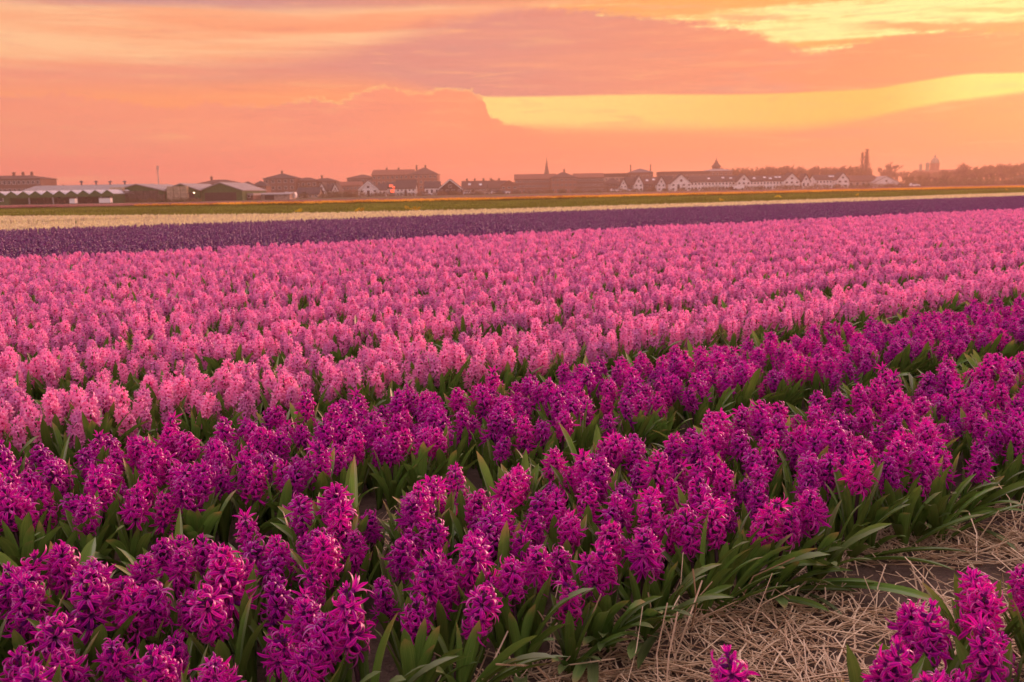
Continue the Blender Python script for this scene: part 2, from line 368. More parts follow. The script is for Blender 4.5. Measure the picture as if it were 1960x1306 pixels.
def spike_layout(kind, rnd):
    """stem bend and where each floret sits: list of matrices, in plant space"""
    if kind == 'magenta': n = rnd.randint(17, 23); z0, z1 = rnd.uniform(0.160, 0.190), rnd.uniform(0.245, 0.278)
    else: n = rnd.randint(20, 27); z0, z1 = rnd.uniform(0.150, 0.180), rnd.uniform(0.250, 0.285)
    bx, by = rnd.uniform(-.02, .02), rnd.uniform(-.02, .02)
    bend = lambda z: Vector((bx * (z / .3) ** 2, by * (z / .3) ** 2, z))
    out = []; a = rnd.uniform(0, 6.28)
    for i in range(n):
        t = (i + rnd.uniform(-.5, .5)) / (n - 1); t = min(1.0, max(0.0, t)); z = z0 + (z1 - z0) * t
        a += 2.39996 + rnd.uniform(-.28, .28)
        pit = R(-24 + 52 * t ** 1.3 + rnd.uniform(-22, 22)); s = (1.0 - 0.18 * t) * rnd.uniform(0.80, 1.12)
        if i >= n - 2: pit = R(rnd.uniform(35, 70)); s *= 0.72
        m = Matrix.Translation(bend(z)) @ Matrix.Rotation(a, 4, 'Z') @ Matrix.Rotation(-pit, 4, 'Y') @ Matrix.Rotation(rnd.uniform(0, 1.05), 4, 'X') @ Matrix.Scale(s, 4)
        out.append((m, t))
    st = MB(); zz = [0.0, 0.06, 0.12, 0.18, 0.24, z1 + 0.004]
    st.tube([bend(z) for z in zz], [0.0058, 0.0055, 0.005, 0.0042, 0.0034, 0.0018], 6)
    return out, st
def leaf_mb(L, w, lean, bend, twist=0.0, seg=10, rnd=random):
    mb = MB(); vs = []; uv = []; pos = Vector((0.006, 0, -0.012)); ph = lean
    prof = lambda t: (0.55 + 0.45 * min(1, t * 2.2)) * (1 - max(0, (t - 0.70) / 0.30) ** 2.6) + 0.03
    for i in range(seg + 1):
        t = i / seg; ph = lean + bend * t ** 1.4; d = Vector((math.sin(ph), 0, math.cos(ph))); nr = Vector((-math.cos(ph), 0, math.sin(ph)))
        tw = twist * t; sd = Vector((0, 1, 0)) * math.cos(tw) + nr * math.sin(tw); hw = w * 0.5 * prof(t); lift = nr * hw * (0.75 - 0.45 * t)
        vs += [pos - sd * hw + lift, pos - sd * hw * .5 + lift * .25, pos, pos + sd * hw * .5 + lift * .25, pos + sd * hw + lift]; uv += [(k / 4, t) for k in range(5)]
        pos = pos + d * (L / seg)
        if pos.z < 0.012 and i > 1: pos.z = 0.012
    fs = [(i * 5 + j, i * 5 + j + 1, i * 5 + j + 6, i * 5 + j + 5) for i in range(seg) for j in range(4)]
    mb.add(vs, fs, uv); return mb
rl = random.Random(3)
FL = {'magenta': [floret_mb(c, 0.0405, 0.0078, 0.0195, tube_r=0.0048, wob=0.32, rnd=rl) for c in (1.4, 2.0, 2.5, 2.9, 3.2, 2.2)],
      'pink': [floret_mb(c, 0.0255, 0.0100, 0.0185, wob=0.3, rnd=rl) for c in (1.3, 1.6, 2.0, 2.3, 1.8, 2.6)],
      'low': [floret_mb(c, 0.0175, 0.0085, 0.0145, seg=3, rnd=rl) for c in (1.7, 2.1, 2.5)]}
BUD = {k: floret_mb(0.45, 0.020, 0.0085, 0.022, tube_r=.0045, seg=6, rnd=rl) for k in ('magenta', 'pink')}
LV = {'up': [leaf_mb(rl.uniform(.19, .25), rl.uniform(.022, .031), R(rl.uniform(4, 14)), R(rl.uniform(8, 34)), rl.uniform(-.7, .7), rnd=rl) for _ in range(9)],
      'arch': [leaf_mb(rl.uniform(.24, .31), rl.uniform(.024, .032), R(rl.uniform(18, 36)), R(rl.uniform(22, 62)), rl.uniform(-.7, .7), rnd=rl) for _ in range(9)],
      'lie': [leaf_mb(rl.uniform(.25, .31), rl.uniform(.025, .032), R(rl.uniform(52, 68)), R(rl.uniform(18, 34)), rl.uniform(-.3, .3), rnd=rl) for _ in range(5)]}
LVM = {k: [b.mesh('leaf', M['leaf'], True) for b in v] for k, v in LV.items()}
FLM = {k: [b.mesh('floret', M[k], True) for b in FL[k]] for k in ('magenta', 'pink')}
BUDM = {k: BUD[k].mesh('floret', M[k], True) for k in BUD}
SPK = {}                                            # spike layouts, joined spike geometry and stems
for k in ('magenta', 'pink'):
    SPK[k] = []
    for i in range(8):
        lay, st = spike_layout(k, rl); fl = MB(); parts = []
        for j, (mt, t) in enumerate(lay):
            bud = j >= len(lay) - 2 and rl.random() < 0.7
            q = rl.randrange(6); parts.append((mt, -1 if bud else q)); fl.merge(BUD[k] if bud else FL[k][q], mt)
        SPK[k].append(dict(parts=parts, mb=fl, mesh=fl.mesh('flower_spike', M[k], True), stem_mb=st, stem=st.mesh('stem', M['stem'] if k == 'magenta' else M['stem_green'], True)))
def leaf_set(edge_dir, rnd):                        # list of (kind, index, azimuth, scale); edge_dir: outward direction at a bed edge or None
    out = []; n = rnd.randint(6, 8); a0 = rnd.uniform(0, 6.28)
    for i in range(n):
        out.append(('up', rnd.randrange(9), a0 + i * 6.283 / n + rnd.uniform(-.4, .4), rnd.uniform(0.85, 1.12)))
    if edge_dir is not None:
        for i in range(rnd.randint(5, 7)):
            k = 'lie' if rnd.random() < 0.16 else 'arch'
            out.append((k, rnd.randrange(5 if k == 'lie' else 9), edge_dir + rnd.uniform(-1.0, 1.0), rnd.uniform(0.8, 1.1)))
    return out
def make_plant(kind, loc, rot, scl, edge_dir, detail, rnd, name, label, group, petal=None):
    e = empty(name, loc, rot=rot); e.scale = (scl, scl, scl); tag(e, label, 'flower', group)
    v = rnd.choice(SPK[kind])
    link('stem', v['stem'], e)
    if detail:
        sk = None
        for mt, q in v['parts']:
            o = bpy.data.objects.new('floret', BUDM[kind] if q < 0 else FLM[kind][q]); col.objects.link(o); o.parent = e; o.matrix_local = mt
    else:
        o = link('flower_spike', v['mesh'], e)
        if petal:
            me = v['mesh'].copy(); me.materials[0] = M[petal]; o.data = me
    for k, i, a, s in leaf_set(None if edge_dir is None else edge_dir - rot[2], rnd):
        link('leaf', LVM[k][i], e, rot=(0, 0, a), scl=(s, s, s))
    return e
def plant_proto(kind, v, edge, rnd, petal):         # whole plant as one mesh, for the masses
    mb = MB()
    if kind == 'low':
        z0, z1, n = 0.11, 0.255, 17; a = rnd.uniform(0, 6)
        for i in range(n):
            t = i / (n - 1); a += 2.4
            mb.merge(FL['low'][i % 3], Matrix.Translation((0, 0, z0 + (z1 - z0) * t)) @ Matrix.Rotation(a, 4, 'Z') @ Matrix.Rotation(R(18 - 50 * t), 4, 'Y') @ Matrix.Scale(1.35 - .35 * t, 4), 0)
        mb.tube([(0, 0, 0), (0, 0, z1)], [.005, .003], 3, 1)
        for j in range(4): mb.merge(leaf_mb(.18, .026, R(8), R(rnd.uniform(10, 35)), seg=3, rnd=rnd), Matrix.Rotation(j * 1.57 + rnd.uniform(-.5, .5), 4, 'Z'), 2)
    else:
        mb.merge(v['mb'], None, 0); mb.merge(v['stem_mb'], None, 1)
        for k, i, a, s in leaf_set(0.0 if edge else None, rnd): mb.merge(LV[k][i], Matrix.Rotation(a, 4, 'Z') @ Matrix.Scale(s, 4), 2)
    me = mb.mesh('plant', [M[petal], M['stem'] if petal in ('magenta', 'purple') else M['stem_green'], M['leaf']], True)
    return me

# ------------------------------------------------------------------ scattering of what nobody could count
def scatter(name, rows, meshes, label, cat):
    """rows: (x, y, z, rx, ry, rz, scale, index)"""
    a = np.array(rows, dtype=np.float32); me = bpy.data.meshes.new(name); me.vertices.add(len(a))
    me.vertices.foreach_set('co', a[:, :3].ravel())
    t = me.attributes.new('turn', 'FLOAT_VECTOR', 'POINT'); t.data.foreach_set('vector', a[:, 3:6].ravel())
    t = me.attributes.new('size', 'FLOAT', 'POINT'); t.data.foreach_set('value', a[:, 6].copy())
    t = me.attributes.new('pick', 'INT', 'POINT'); t.data.foreach_set('value', a[:, 7].astype(np.int32))
    o = link(name, me); tag(o, label, cat, kind='stuff')
    pc = bpy.data.collections.new(name + '_sources')
    for i, mm in enumerate(meshes): pc.objects.link(bpy.data.objects.new('%s_source_%02d' % (name, i), mm))
    g = bpy.data.node_groups.new(name, 'GeometryNodeTree')
    g.interface.new_socket('Geometry', in_out='INPUT', socket_type='NodeSocketGeometry'); g.interface.new_socket('Geometry', in_out='OUTPUT', socket_type='NodeSocketGeometry')
    gi = g.nodes.new('NodeGroupInput'); go = g.nodes.new('NodeGroupOutput'); ip = g.nodes.new('GeometryNodeInstanceOnPoints')
    ci = g.nodes.new('GeometryNodeCollectionInfo'); ci.inputs['Collection'].default_value = pc; ci.inputs['Separate Children'].default_value = True; ci.inputs['Reset Children'].default_value = True
    def na(nm, ty):
        n = g.nodes.new('GeometryNodeInputNamedAttribute'); n.data_type = ty; n.inputs['Name'].default_value = nm
        return next(s for s in n.outputs if s.enabled and s.name == 'Attribute')
    er = g.nodes.new('FunctionNodeEulerToRotation')
    L = g.links.new
    L(gi.outputs[0], ip.inputs['Points']); L(ci.outputs[0], ip.inputs['Instance']); ip.inputs['Pick Instance'].default_value = True
    L(na('pick', 'INT'), ip.inputs['Instance Index']); L(na('turn', 'FLOAT_VECTOR'), er.inputs[0]); L(er.outputs[0], ip.inputs['Rotation'])
    L(na('size', 'FLOAT'), ip.inputs['Scale']); L(ip.outputs[0], go.inputs[0])
    md = o.modifiers.new('scatter', 'NODES'); md.node_group = g
    return o

# ------------------------------------------------------------------ plant positions
rp = random.Random(11)
def in_view(v, m=70):
    x, y, z = project(v); return z > 0.3 and -m < x < W0 + m and -m < y < H0 + m * 2.2
def bed_points(k, s0, s1, rows=6, step=0.118, front=None, width=BEDW):
    f = FRONT + PERIOD * k if front is None else front; out = []
    for r in range(rows):
        p0 = f + 0.05 + (width - 0.10) * r / (rows - 1); s = s0 + rp.uniform(0, step)
        while s < s1:
            if rp.random() > 0.035:
                wav = 0.02 * math.sin(s * 1.7 + k) + 0.015 * math.sin(s * 4.1 + 2 * k)
                out.append((s + rp.uniform(-.03, .03), p0 + wav + rp.uniform(-.035, .035), r, rows))
            s += step * rp.uniform(0.8, 1.22)
    return out
def edge_of(r, n):
    if r == 0: return math.atan2(-nv.y, -nv.x)
    if r == n - 1: return math.atan2(nv.y, nv.x)
    return None
def gather(kind, beds):
    pts = []
    for k in beds:
        f = FRONT + PERIOD * k
        s0, s1 = (-1.2, 9.0) if k < 2 else (f * 0.04 - 1.5, f * 2.1 + 3.0)
        if k < 0: s0, s1 = 0.3, 4.5
        if k < 2 and k >= 0: s1 = 12.0
        b = bed_points(k, s0, s1, 7 if kind == 'magenta' else 8, 0.095 if kind == 'magenta' else 0.088, front=(0.19 if k < 0 else None))
        pts += [(s, p, r, n, k) for s, p, r, n in b]
    return pts
LAB = {-1: ('magenta hyacinth in the bed on the near side of the straw strip', 'hyacinths on the near side of the straw'),
       0: ('magenta hyacinth in the bed bordering the straw strip, between straw and leafy furrow', 'hyacinths in the bed along the straw'),
       1: ('magenta hyacinth in the bed next to the pink flowers', 'magenta hyacinths next to the pink beds'),
       2: ('pink hyacinth in the bed next to the magenta flowers', 'pink hyacinths next to the magenta beds'),
       3: ('pink hyacinth in the second bed from the magenta flowers', 'pink hyacinths in the second pink bed')}
def plant_pose(rp, edge):
    tilt = 0.21 if edge is None else 0.27
    return (rp.uniform(-tilt, tilt), rp.uniform(-tilt, tilt), rp.uniform(0, 6.283))
def plant_all(kind, beds, limit, ndetail, name, rest_name, rest_label):
    pts = gather(kind, beds); rr = random.Random(5)
    rec = []
    for s, p, r, n, k in pts:
        z = (soil_z(s, p) if (-2.9 < s < 6.9 and p < 2.85) else 0.014); v = sp(s, p, z)
        if v.y < 0.5 and v.length < 0.9: continue
        d = (v + Vector((0, 0, 0.2)) - Vector((0, 0, CAMH))).length
        rec.append((d if in_view(v + Vector((0, 0, .2))) else d + 1000, v, r, n, k))
    rec.sort(key=lambda q: q[0])
    rows = []
    for i, (d, v, r, n, k) in enumerate(rec):
        ed = edge_of(r, n) if k >= 0 else None; rot = plant_pose(rr, ed); s = rr.gauss(1.0, 0.10) * (1.02 if kind == 'magenta' else 1.02); s = min(1.2, max(0.72, s))
        if i < limit and d < 900:
            lb, gp = LAB[k]; make_plant(kind, v, rot, s, ed, i < ndetail, rr, name, lb, gp)
        else:
            v8 = rr.randrange(8) + (8 if ed is not None else 0); rz = rot[2] if ed is None else ed + rr.uniform(-.3, .3)
            rows.append((v.x, v.y, v.z, rot[0] * .7, rot[1] * .7, rz, s, v8))
    protos = [plant_proto(kind, SPK[kind][i % 8], i >= 8, random.Random(i), kind) for i in range(16)]
    scatter(rest_name, rows, protos, rest_label, 'flowers')
plant_all('magenta', (-1, 0, 1), 300, 46, 'magenta_hyacinth', 'magenta_hyacinths', 'more magenta hyacinths filling out the two dark beds')
plant_all('pink', range(2, 12), 300, 0, 'pink_hyacinth', 'pink_hyacinths', 'wide bright pink hyacinth beds running across the field')
# a violet one and some odd deep pink ones that strayed into the beds
g = gnd(500, 962, 0.10)
make_plant('magenta', (g.x, g.y, 0.014), (0.05, -0.05, 1.0), 0.95, None, False, random.Random(2), 'violet_hyacinth', 'single dark violet hyacinth standing among magenta ones', None, 'violet')
for i, (x, y, lb) in enumerate(((620, 560, 'deep pink stray hyacinth among paler pink ones beyond the second furrow'), (1145 / 2.45, 670, 'crimson pink stray hyacinth in the pink bed near the furrow'), (1810, 520, 'deep rose stray hyacinth low in the far pink beds'))):
    g = gnd(x, y, 0.2); make_plant('pink', (g.x, g.y, 0.014), (0, 0, 1.0 * i), 1.0, None, False, random.Random(20 + i), 'deep_pink_hyacinth', lb, None, 'deep_pink')

# far beds: purple, then cream white
def far_rows(p0, p1, npick, smin, smax, step, rowstep, per=PERIOD, skip=None):
    rows = []; rr = random.Random(int(p0 * 10)); p = p0
    while p < p1:
        for r in range(6):
            q = p + 0.05 + (BEDW - 0.1) * r / 5
            s = max(q * 0.02 - 4, -30); e = q * 2.15 + 4
            m = int((e - s) / step); S_ = s + (np.arange(m) + rng.uniform(-.35, .35, m)) * step
            for s_ in S_:
                if skip and skip(s_, q): continue
                rows.append((dv.x * s_ + nv.x * q, dv.y * s_ + nv.y * q, 0.012, rr.uniform(-.12, .12), rr.uniform(-.12, .12), rr.uniform(0, 6.28), rr.gauss(1.05, .08), rr.randrange(npick)))
        p += per
    return rows
PINK_END = FRONT + PERIOD * 12
rows = far_rows(PINK_END, 30.2, 5, 0, 0, 0.125, 0.14)
scatter('purple_hyacinths', rows, [plant_proto('low', None, False, random.Random(40 + i), 'purple') for i in range(5)], 'dark purple hyacinth beds beyond the pink ones', 'flowers')
WHITE0 = FRONT + PERIOD * math.ceil((30.2 - FRONT) / PERIOD)
wl = [to_sp(gnd(x, y, .28)) for x, y in ((0, 414), (250, 412), (500, 409.8), (980, 399.6), (1460, 385), (1960, 368.7))]
def white_out(s, q):                                # the far end of the white plot lies farther off at one side
    fa = np.interp(s, [a[0] for a in wl], [a[1] for a in wl])
    return q > fa or (40.0 < q < 44.0 and s < 14 - (q - 40))
rows = far_rows(WHITE0, 62.0, 5, 0, 0, 0.15, 0.14, skip=white_out)
scatter('white_hyacinths', rows, [plant_proto('low', None, False, random.Random(60 + i), 'white') for i in range(5)], 'cream white hyacinth strip behind the purple beds', 'flowers')

# crop patches: green leaves, orange and salmon tulips
def patch_mesh(kind, seed, size=2.0, n=130):
    rr = random.Random(seed); mb = MB()
    for i in range(n):
        x, y = rr.uniform(-size / 2, size / 2), rr.uniform(-size / 2, size / 2); h = rr.uniform(.16, .28)
        for j in range(2):
            a = rr.uniform(0, 6.28); l = rr.uniform(.05, .12); w = rr.uniform(.02, .035)
            dx, dy = math.cos(a), math.sin(a)
            mb.add([(x - dy * w, y + dx * w, 0), (x + dy * w, y - dx * w, 0), (x + dx * l * .6 + dy * w, y + dy * l * .6 - dx * w, h * .7), (x + dx * l, y + dy * l, h), (x + dx * l * .6 - dy * w, y + dy * l * .6 + dx * w, h * .7)], [(0, 1, 2, 3, 4)], [(0, 0), (1, 0), (1, .6), (.5, 1), (0, .6)], 0)
        if kind != 'crop' and rr.random() < .9:
            z = h + rr.uniform(.10, .18); r = rr.uniform(.028, .04)
            c = MB(); c.lathe([(r * .4, 0), (r, r * .8), (r * .95, r * 1.6), (r * .6, r * 2.4)], 5); mb.merge(c, Matrix.Translation((x, y, z)), 1)
            mb.tube([(x, y, 0), (x, y, z)], [.006, .006], 3, 0, False)
    return mb
M['tulip_orange'] = petal_mat('orange_tulip', (0.97, 0.56, 0.08), (0.95, 0.50, 0.06), (0.9, 0.45, 0.05), 0.3, 0.02)
M['tulip_salmon'] = petal_mat('salmon_tulip', (0.62, 0.30, 0.27), (0.55, 0.25, 0.22), (0.5, 0.2, 0.2), 0.3, 0.02)
def strip(name, near, far, mat, label, kind):
    """patches between two lines given as pixel columns and rows in the photograph, laid on the ground"""
    ms = [patch_mesh(kind, i).mesh('patch', [M['crop'], M[mat]] if mat else [M['crop']]) for i in range(4)]
    a = [gnd(x, y, z) for x, y, z in near]; b = [gnd(x, y, z) for x, y, z in far]
    rows = []; rr = random.Random(len(name))
    na = np.array([(math.atan2(v.x, v.y), v.y) for v in a]); fb = np.array([(math.atan2(v.x, v.y), v.y) for v in b])
    y = na[:, 1].min()
    while y < fb[:, 1].max():
        x = -y * 0.60
        while x < y * 0.60:
            g = math.atan2(x, y)
            if np.interp(g, na[:, 0], na[:, 1]) <= y <= np.interp(g, fb[:, 0], fb[:, 1]):
                rows.append((x, y, 0.004, 0, 0, rr.choice((0, 1.571, 3.142, 4.712)) + rr.uniform(-.1, .1), rr.uniform(.92, 1.1), rr.randrange(4)))
            x += 1.9
        y += 1.9
    scatter(name, rows, ms, label, 'crop')
wtop = [(-80, 415, .25), (0, 413, .25), (250, 411.5, .25), (500, 409.3, .25), (980, 398.6, .25), (1460, 384, .25), (1960, 368, .25), (2080, 364, .25)]
obot = [(-80, 399.5, .3), (0, 398.6, .3), (500, 392, .3), (980, 382.5, .3), (1460, 371, .3), (1960, 359.6, .3), (2080, 357.4, .3)]
otop = [(x, y - (1.0 if x < 150 else 3.0 if x < 900 else 3.4), .4) for x, y, z in obot]
stop = [(x, y - 2.0, .4) for x, y, z in otop]
strip('green_crop', wtop, obot, None, 'olive green strip of leafy crop before the orange tulips', 'crop')
strip('orange_tulips', obot, otop, 'tulip_orange', 'narrow bright orange tulip strip across the far field', 'tulip')
strip('salmon_tulips', otop, stop, 'tulip_salmon', 'dull salmon flower strip just in front of the village', 'tulip')

# ------------------------------------------------------------------ straw on the strip
def straw_mesh(n, seed, area, piled):
    r = random.Random(seed); V = []; Fc = []; UV = []
    for _ in range(n):
        s = r.uniform(area[0], area[1]); p = r.uniform(area[2], area[3])
        bare = math.sin(s * 3.1 + 0.6) * math.sin(p * 7 + s * 1.9 + 0.4) + 0.35 * math.sin(s * 9 + p * 13)
        if bare > 0.30 and r.random() < 0.9: continue
        L = r.uniform(0.03, 0.10) if r.random() < .55 else r.uniform(0.10, 0.27); w = r.uniform(0.0010, 0.0025)
        a = r.gauss(0.2, 1.1) if r.random() < .6 else r.uniform(0, 6.28)
        el_ = abs(r.gauss(0, .10)) if r.random() < .94 else r.uniform(.3, 1.1)
        z0 = soil_z(s, p) + r.uniform(0.0, 0.018) * piled + 0.002
        d = (dv * math.cos(a) + nv * math.sin(a)) * math.cos(el_) + Vector((0, 0, math.sin(el_)))
        sd_ = Vector((-d.y, d.x, 0)).normalized(); u_ = sd_.cross(d) * -1
        c0 = sp(s, p, z0); kink = u_ * r.uniform(-.12, .12) * L + sd_ * r.uniform(-.08, .08) * L
        tone = r.random(); b = len(V)
        for q, off in ((0, 0), (.5, 1), (1, 0)):
            c = c0 + d * L * q + kink * off
            for k in range(3):
                g = 2.094 * k + .5; V.append(tuple(c + (sd_ * math.cos(g) + u_ * math.sin(g)) * w)); UV.append((tone, q))
        for i in range(2):
            for k in range(3): Fc.append((b + i * 3 + k, b + i * 3 + (k + 1) % 3, b + i * 3 + 3 + (k + 1) % 3, b + i * 3 + 3 + k))
    mb = MB(); mb.add(V, Fc, UV); return mb
st = straw_mesh(15000, 4, (-0.2, 6.5, 0.92, 1.66), 1.0)
st.merge(straw_mesh(1200, 9, (-2.5, 6.5, 2.30, 2.78), 0.5))
tag(st.obj('straw', M['straw']), 'dry broken straw strewn over the bare soil strip', 'straw', kind='stuff')

# ------------------------------------------------------------------ village
def wallmat(name, c, var=0.22): return plain(name, c, 0.85, var, 1.5, 0.15)
V = {'white': wallmat('white_render', (0.74, 0.71, 0.67), .06), 'brick': wallmat('red_brick', (0.26, 0.12, 0.08)), 'brown': wallmat('brown_brick', (0.17, 0.095, 0.07)),
     'beige': wallmat('beige_brick', (0.36, 0.27, 0.21)), 'tile': wallmat('brown_roof_tile', (0.13, 0.075, 0.06)), 'slate': wallmat('dark_roof_tile', (0.075, 0.060, 0.058)),
     'redtile': wallmat('red_roof_tile', (0.24, 0.105, 0.07)), 'sheet': wallmat('grey_roof_sheet', (0.33, 0.30, 0.28), .1), 'green': wallmat('green_cladding', (0.050, 0.110, 0.035), .15),
     'dark': wallmat('dark_timber', (0.045, 0.035, 0.032)), 'trim': plain('white_trim', (0.78, 0.76, 0.72), 0.5), 'copper': wallmat('green_copper', (0.20, 0.27, 0.20), .15),
     'lead': wallmat('lead_grey', (0.14, 0.13, 0.14)), 'crate': wallmat('pale_timber', (0.46, 0.35, 0.23), .2), 'oldcrate': wallmat('weathered_timber', (0.11, 0.075, 0.06), .3),
     'pale_sheet': plain('pale_roof_sheet', (0.50, 0.52, 0.54), 0.4), 'sheet_white': plain('translucent_roof_sheet', (0.80, 0.82, 0.84), 0.4), 'rubber': plain('tyre_rubber', (0.02, 0.02, 0.02), 0.8), 'steel': plain('galvanised_steel', (0.35, 0.34, 0.33), 0.45, metal=0.6)}
m, _ = newmat('window_glass'); p = nd('ShaderNodeBsdfPrincipled'); setin(p, 'Base Color', (0.03, 0.03, 0.035)); p.inputs['Roughness'].default_value = 0.08; V['glass'] = fin(m, p.outputs[0])
m, _ = newmat('sunset_lit_pane'); p = nd('ShaderNodeEmission'); setin(p, 'Color', (1.0, 0.10, 0.04)); p.inputs['Strength'].default_value = 2.2; V['lit'] = fin(m, p.outputs[0])  # emission stands in for the low sun mirrored in window panes
m, _ = newmat('lamp_glow'); p = nd('ShaderNodeEmission'); setin(p, 'Color', (1.0, 0.72, 0.45)); p.inputs['Strength'].default_value = 5.0; V['lamp'] = fin(m, p.outputs[0])
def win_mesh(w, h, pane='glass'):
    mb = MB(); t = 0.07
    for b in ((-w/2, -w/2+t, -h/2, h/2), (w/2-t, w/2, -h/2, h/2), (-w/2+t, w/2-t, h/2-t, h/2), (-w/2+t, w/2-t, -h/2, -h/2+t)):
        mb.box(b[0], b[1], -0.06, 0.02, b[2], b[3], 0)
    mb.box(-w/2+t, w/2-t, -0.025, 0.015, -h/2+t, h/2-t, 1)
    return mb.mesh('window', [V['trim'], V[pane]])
WIN = {}
def windows(root, pts, w, h, pane='glass'):
    k = (round(w, 2), round(h, 2), pane)
    if k not in WIN: WIN[k] = win_mesh(w, h, pane)
    for x, y, z in pts: link('window', WIN[k], root, (x, y - 0.012, z))
def roof_slabs(mb, quads, th=0.22):                  # thick roof planes
    for q in quads:
        q = [Vector(v) for v in q]; n = (q[1] - q[0]).cross(q[-1] - q[0]).normalized()
        if n.z < 0: q = q[::-1]; n = -n
        k = len(q); vs = q + [v - n * th for v in q]
        mb.add(vs, [tuple(range(k)), tuple(range(2 * k - 1, k - 1, -1))] + [(i, i + k, (i + 1) % k + k, (i + 1) % k) for i in range(k)])
BASE = -0.15
def house(name, label, cat, x0, x1, Y, eave, top, roof, wall, rmat, depth=None, rz=0.0, win=None, chim=(), group=None, door=None, trim=False, ov=0.35, winsize=None, lit=()):
    """x0..x1 columns, eave and top rows in the photograph; the house stands Y metres ahead"""
    a, b = at(x0, 340, Y), at(x1, 340, Y); w = (b.x - a.x); xm = (x0 + x1) / 2
    ze, zr = max(1.2, at(xm, eave, Y).z), at(xm, top, Y).z; zr = max(zr, ze + 0.2)
    d = depth or min(max(w * 0.7, 7.0), 12.0)
    root = empty(name, ((a.x + b.x) / 2, Y + d / 2, 0), R(rz)); tag(root, label, cat, group)
    hx, hy = w / 2, d / 2; mb = MB()
    if roof == 'gy':                                 # gable towards the viewer
        v = [(-hx, -hy, BASE), (hx, -hy, BASE), (hx, -hy, ze), (0, -hy, zr), (-hx, -hy, ze)]; v += [(x, hy, z) for x, _, z in v]
        mb.add(v, [(0, 1, 2, 3, 4), (9, 8, 7, 6, 5), (0, 5, 6, 1), (1, 6, 7, 2), (2, 7, 8, 3), (3, 8, 9, 4), (4, 9, 5, 0)])
        r = MB(); sl = (zr - ze) / hx; e = ov; lift = 0.06
        for sg in (-1, 1):
            roof_slabs(r, [[(0, -hy - e, zr + lift + .2), (0, hy + e, zr + lift + .2), (sg * (hx + e), hy + e, ze - sl * e + lift + .2), (sg * (hx + e), -hy - e, ze - sl * e + lift + .2)]])
    elif roof == 'gx':
        v = [(-hx, -hy, BASE), (-hx, hy, BASE), (-hx, hy, ze), (-hx, 0, zr), (-hx, -hy, ze)]; v += [(hx, y, z) for _, y, z in v]
        mb.add(v, [(4, 3, 2, 1, 0), (5, 6, 7, 8, 9), (0, 1, 6, 5), (1, 2, 7, 6), (2, 3, 8, 7), (3, 4, 9, 8), (4, 0, 5, 9)])
        r = MB(); sl = (zr - ze) / hy; e = ov; lift = 0.06
        for sg in (-1, 1):
            roof_slabs(r, [[(-hx - e, 0, zr + lift + .2), (hx + e, 0, zr + lift + .2), (hx + e, sg * (hy + e), ze - sl * e + lift + .2), (-hx - e, sg * (hy + e), ze - sl * e + lift + .2)]])
    else:
        mb.box(-hx, hx, -hy, hy, BASE, ze); r = MB(); e = ov
        if roof == 'hip':
            i = min(hy, hx * 0.92); c = [(-hx - e, -hy - e, ze + .02), (hx + e, -hy - e, ze + .02), (hx + e, hy + e, ze + .02), (-hx - e, hy + e, ze + .02)]
            t = [(-hx + i, -0.05, zr), (hx - i, -0.05, zr), (hx - i, 0.05, zr), (-hx + i, 0.05, zr)]
            r.add([(x, y, z - .18) for x, y, z in c] + c + t, [(3, 2, 1, 0), (0, 1, 5, 4), (1, 2, 6, 5), (2, 3, 7, 6), (3, 0, 4, 7), (4, 5, 9, 8), (5, 6, 10, 9), (6, 7, 11, 10), (7, 4, 8, 11), (8, 9, 10, 11)])
        else: r.box(-hx - .15, hx + .15, -hy - .15, hy + .15, ze + .003, zr)
    mb.obj('wall', V[wall], root); ro = r.obj('roof', V[rmat], root)
    if trim and roof == 'gy':
        t = MB(); sl = math.atan2(zr - ze, hx)
        for sg in (-1, 1):
            roof_slabs(t, [[(0, -hy - .5, zr + .12), (0, -hy - .38, zr + .12), (sg * (hx + .3), -hy - .38, ze - .15), (sg * (hx + .3), -hy - .5, ze - .15)]], .3)
        t.obj('barge_board', V['trim'], root)
    for cx in chim:
        x = (cx - xm) / (x1 - x0) * w; c = MB(); c.box(-.35, .35, -.35, .35, -1.2, .95); c.box(-.45, .45, -.45, .45, .95, 1.1); c.tube([(0, 0, 1.1), (0, 0, 1.45)], [.14, .12], 6)
        z = zr if roof != 'gy' else zr - abs(x) * (zr - ze) / hx
        c.obj('chimney', V['brown'], ro, loc=(x, 0.0, z))
    if win:
        rows, cols = win[:2]; ww, hh = winsize or (min(1.3, w / cols * .5), min(1.35, ze / rows * .5)); pts = []
        for i in range(rows):
            z = ze * (i + 0.55) / rows
            for j in range(cols): pts.append((-hx + w * (j + .5) / cols, -hy, z))
        if door is not None and pts: pts.pop(min(door, len(pts) - 1))
        windows(root, pts, ww, hh)
    if roof == 'gy' and zr - ze > 2.2: windows(root, [(0, -hy, ze + (zr - ze) * .3)], min(1.1, w * .2), min(1.1, (zr - ze) * .3))
    if door is not None:
        cols = win[1] if win else 1; x = -hx + w * (door + .5) / cols; dd = MB(); dd.box(-.5, .5, -.05, .02, 0, 2.1); dd.box(-.42, .42, -.07, -.05, 1.1, 1.9, 1)
        dd.obj('door', [V['dark'], V['glass']], root, loc=(x, -hy - .01, BASE + .1))
    return root, w, d, ze, zr
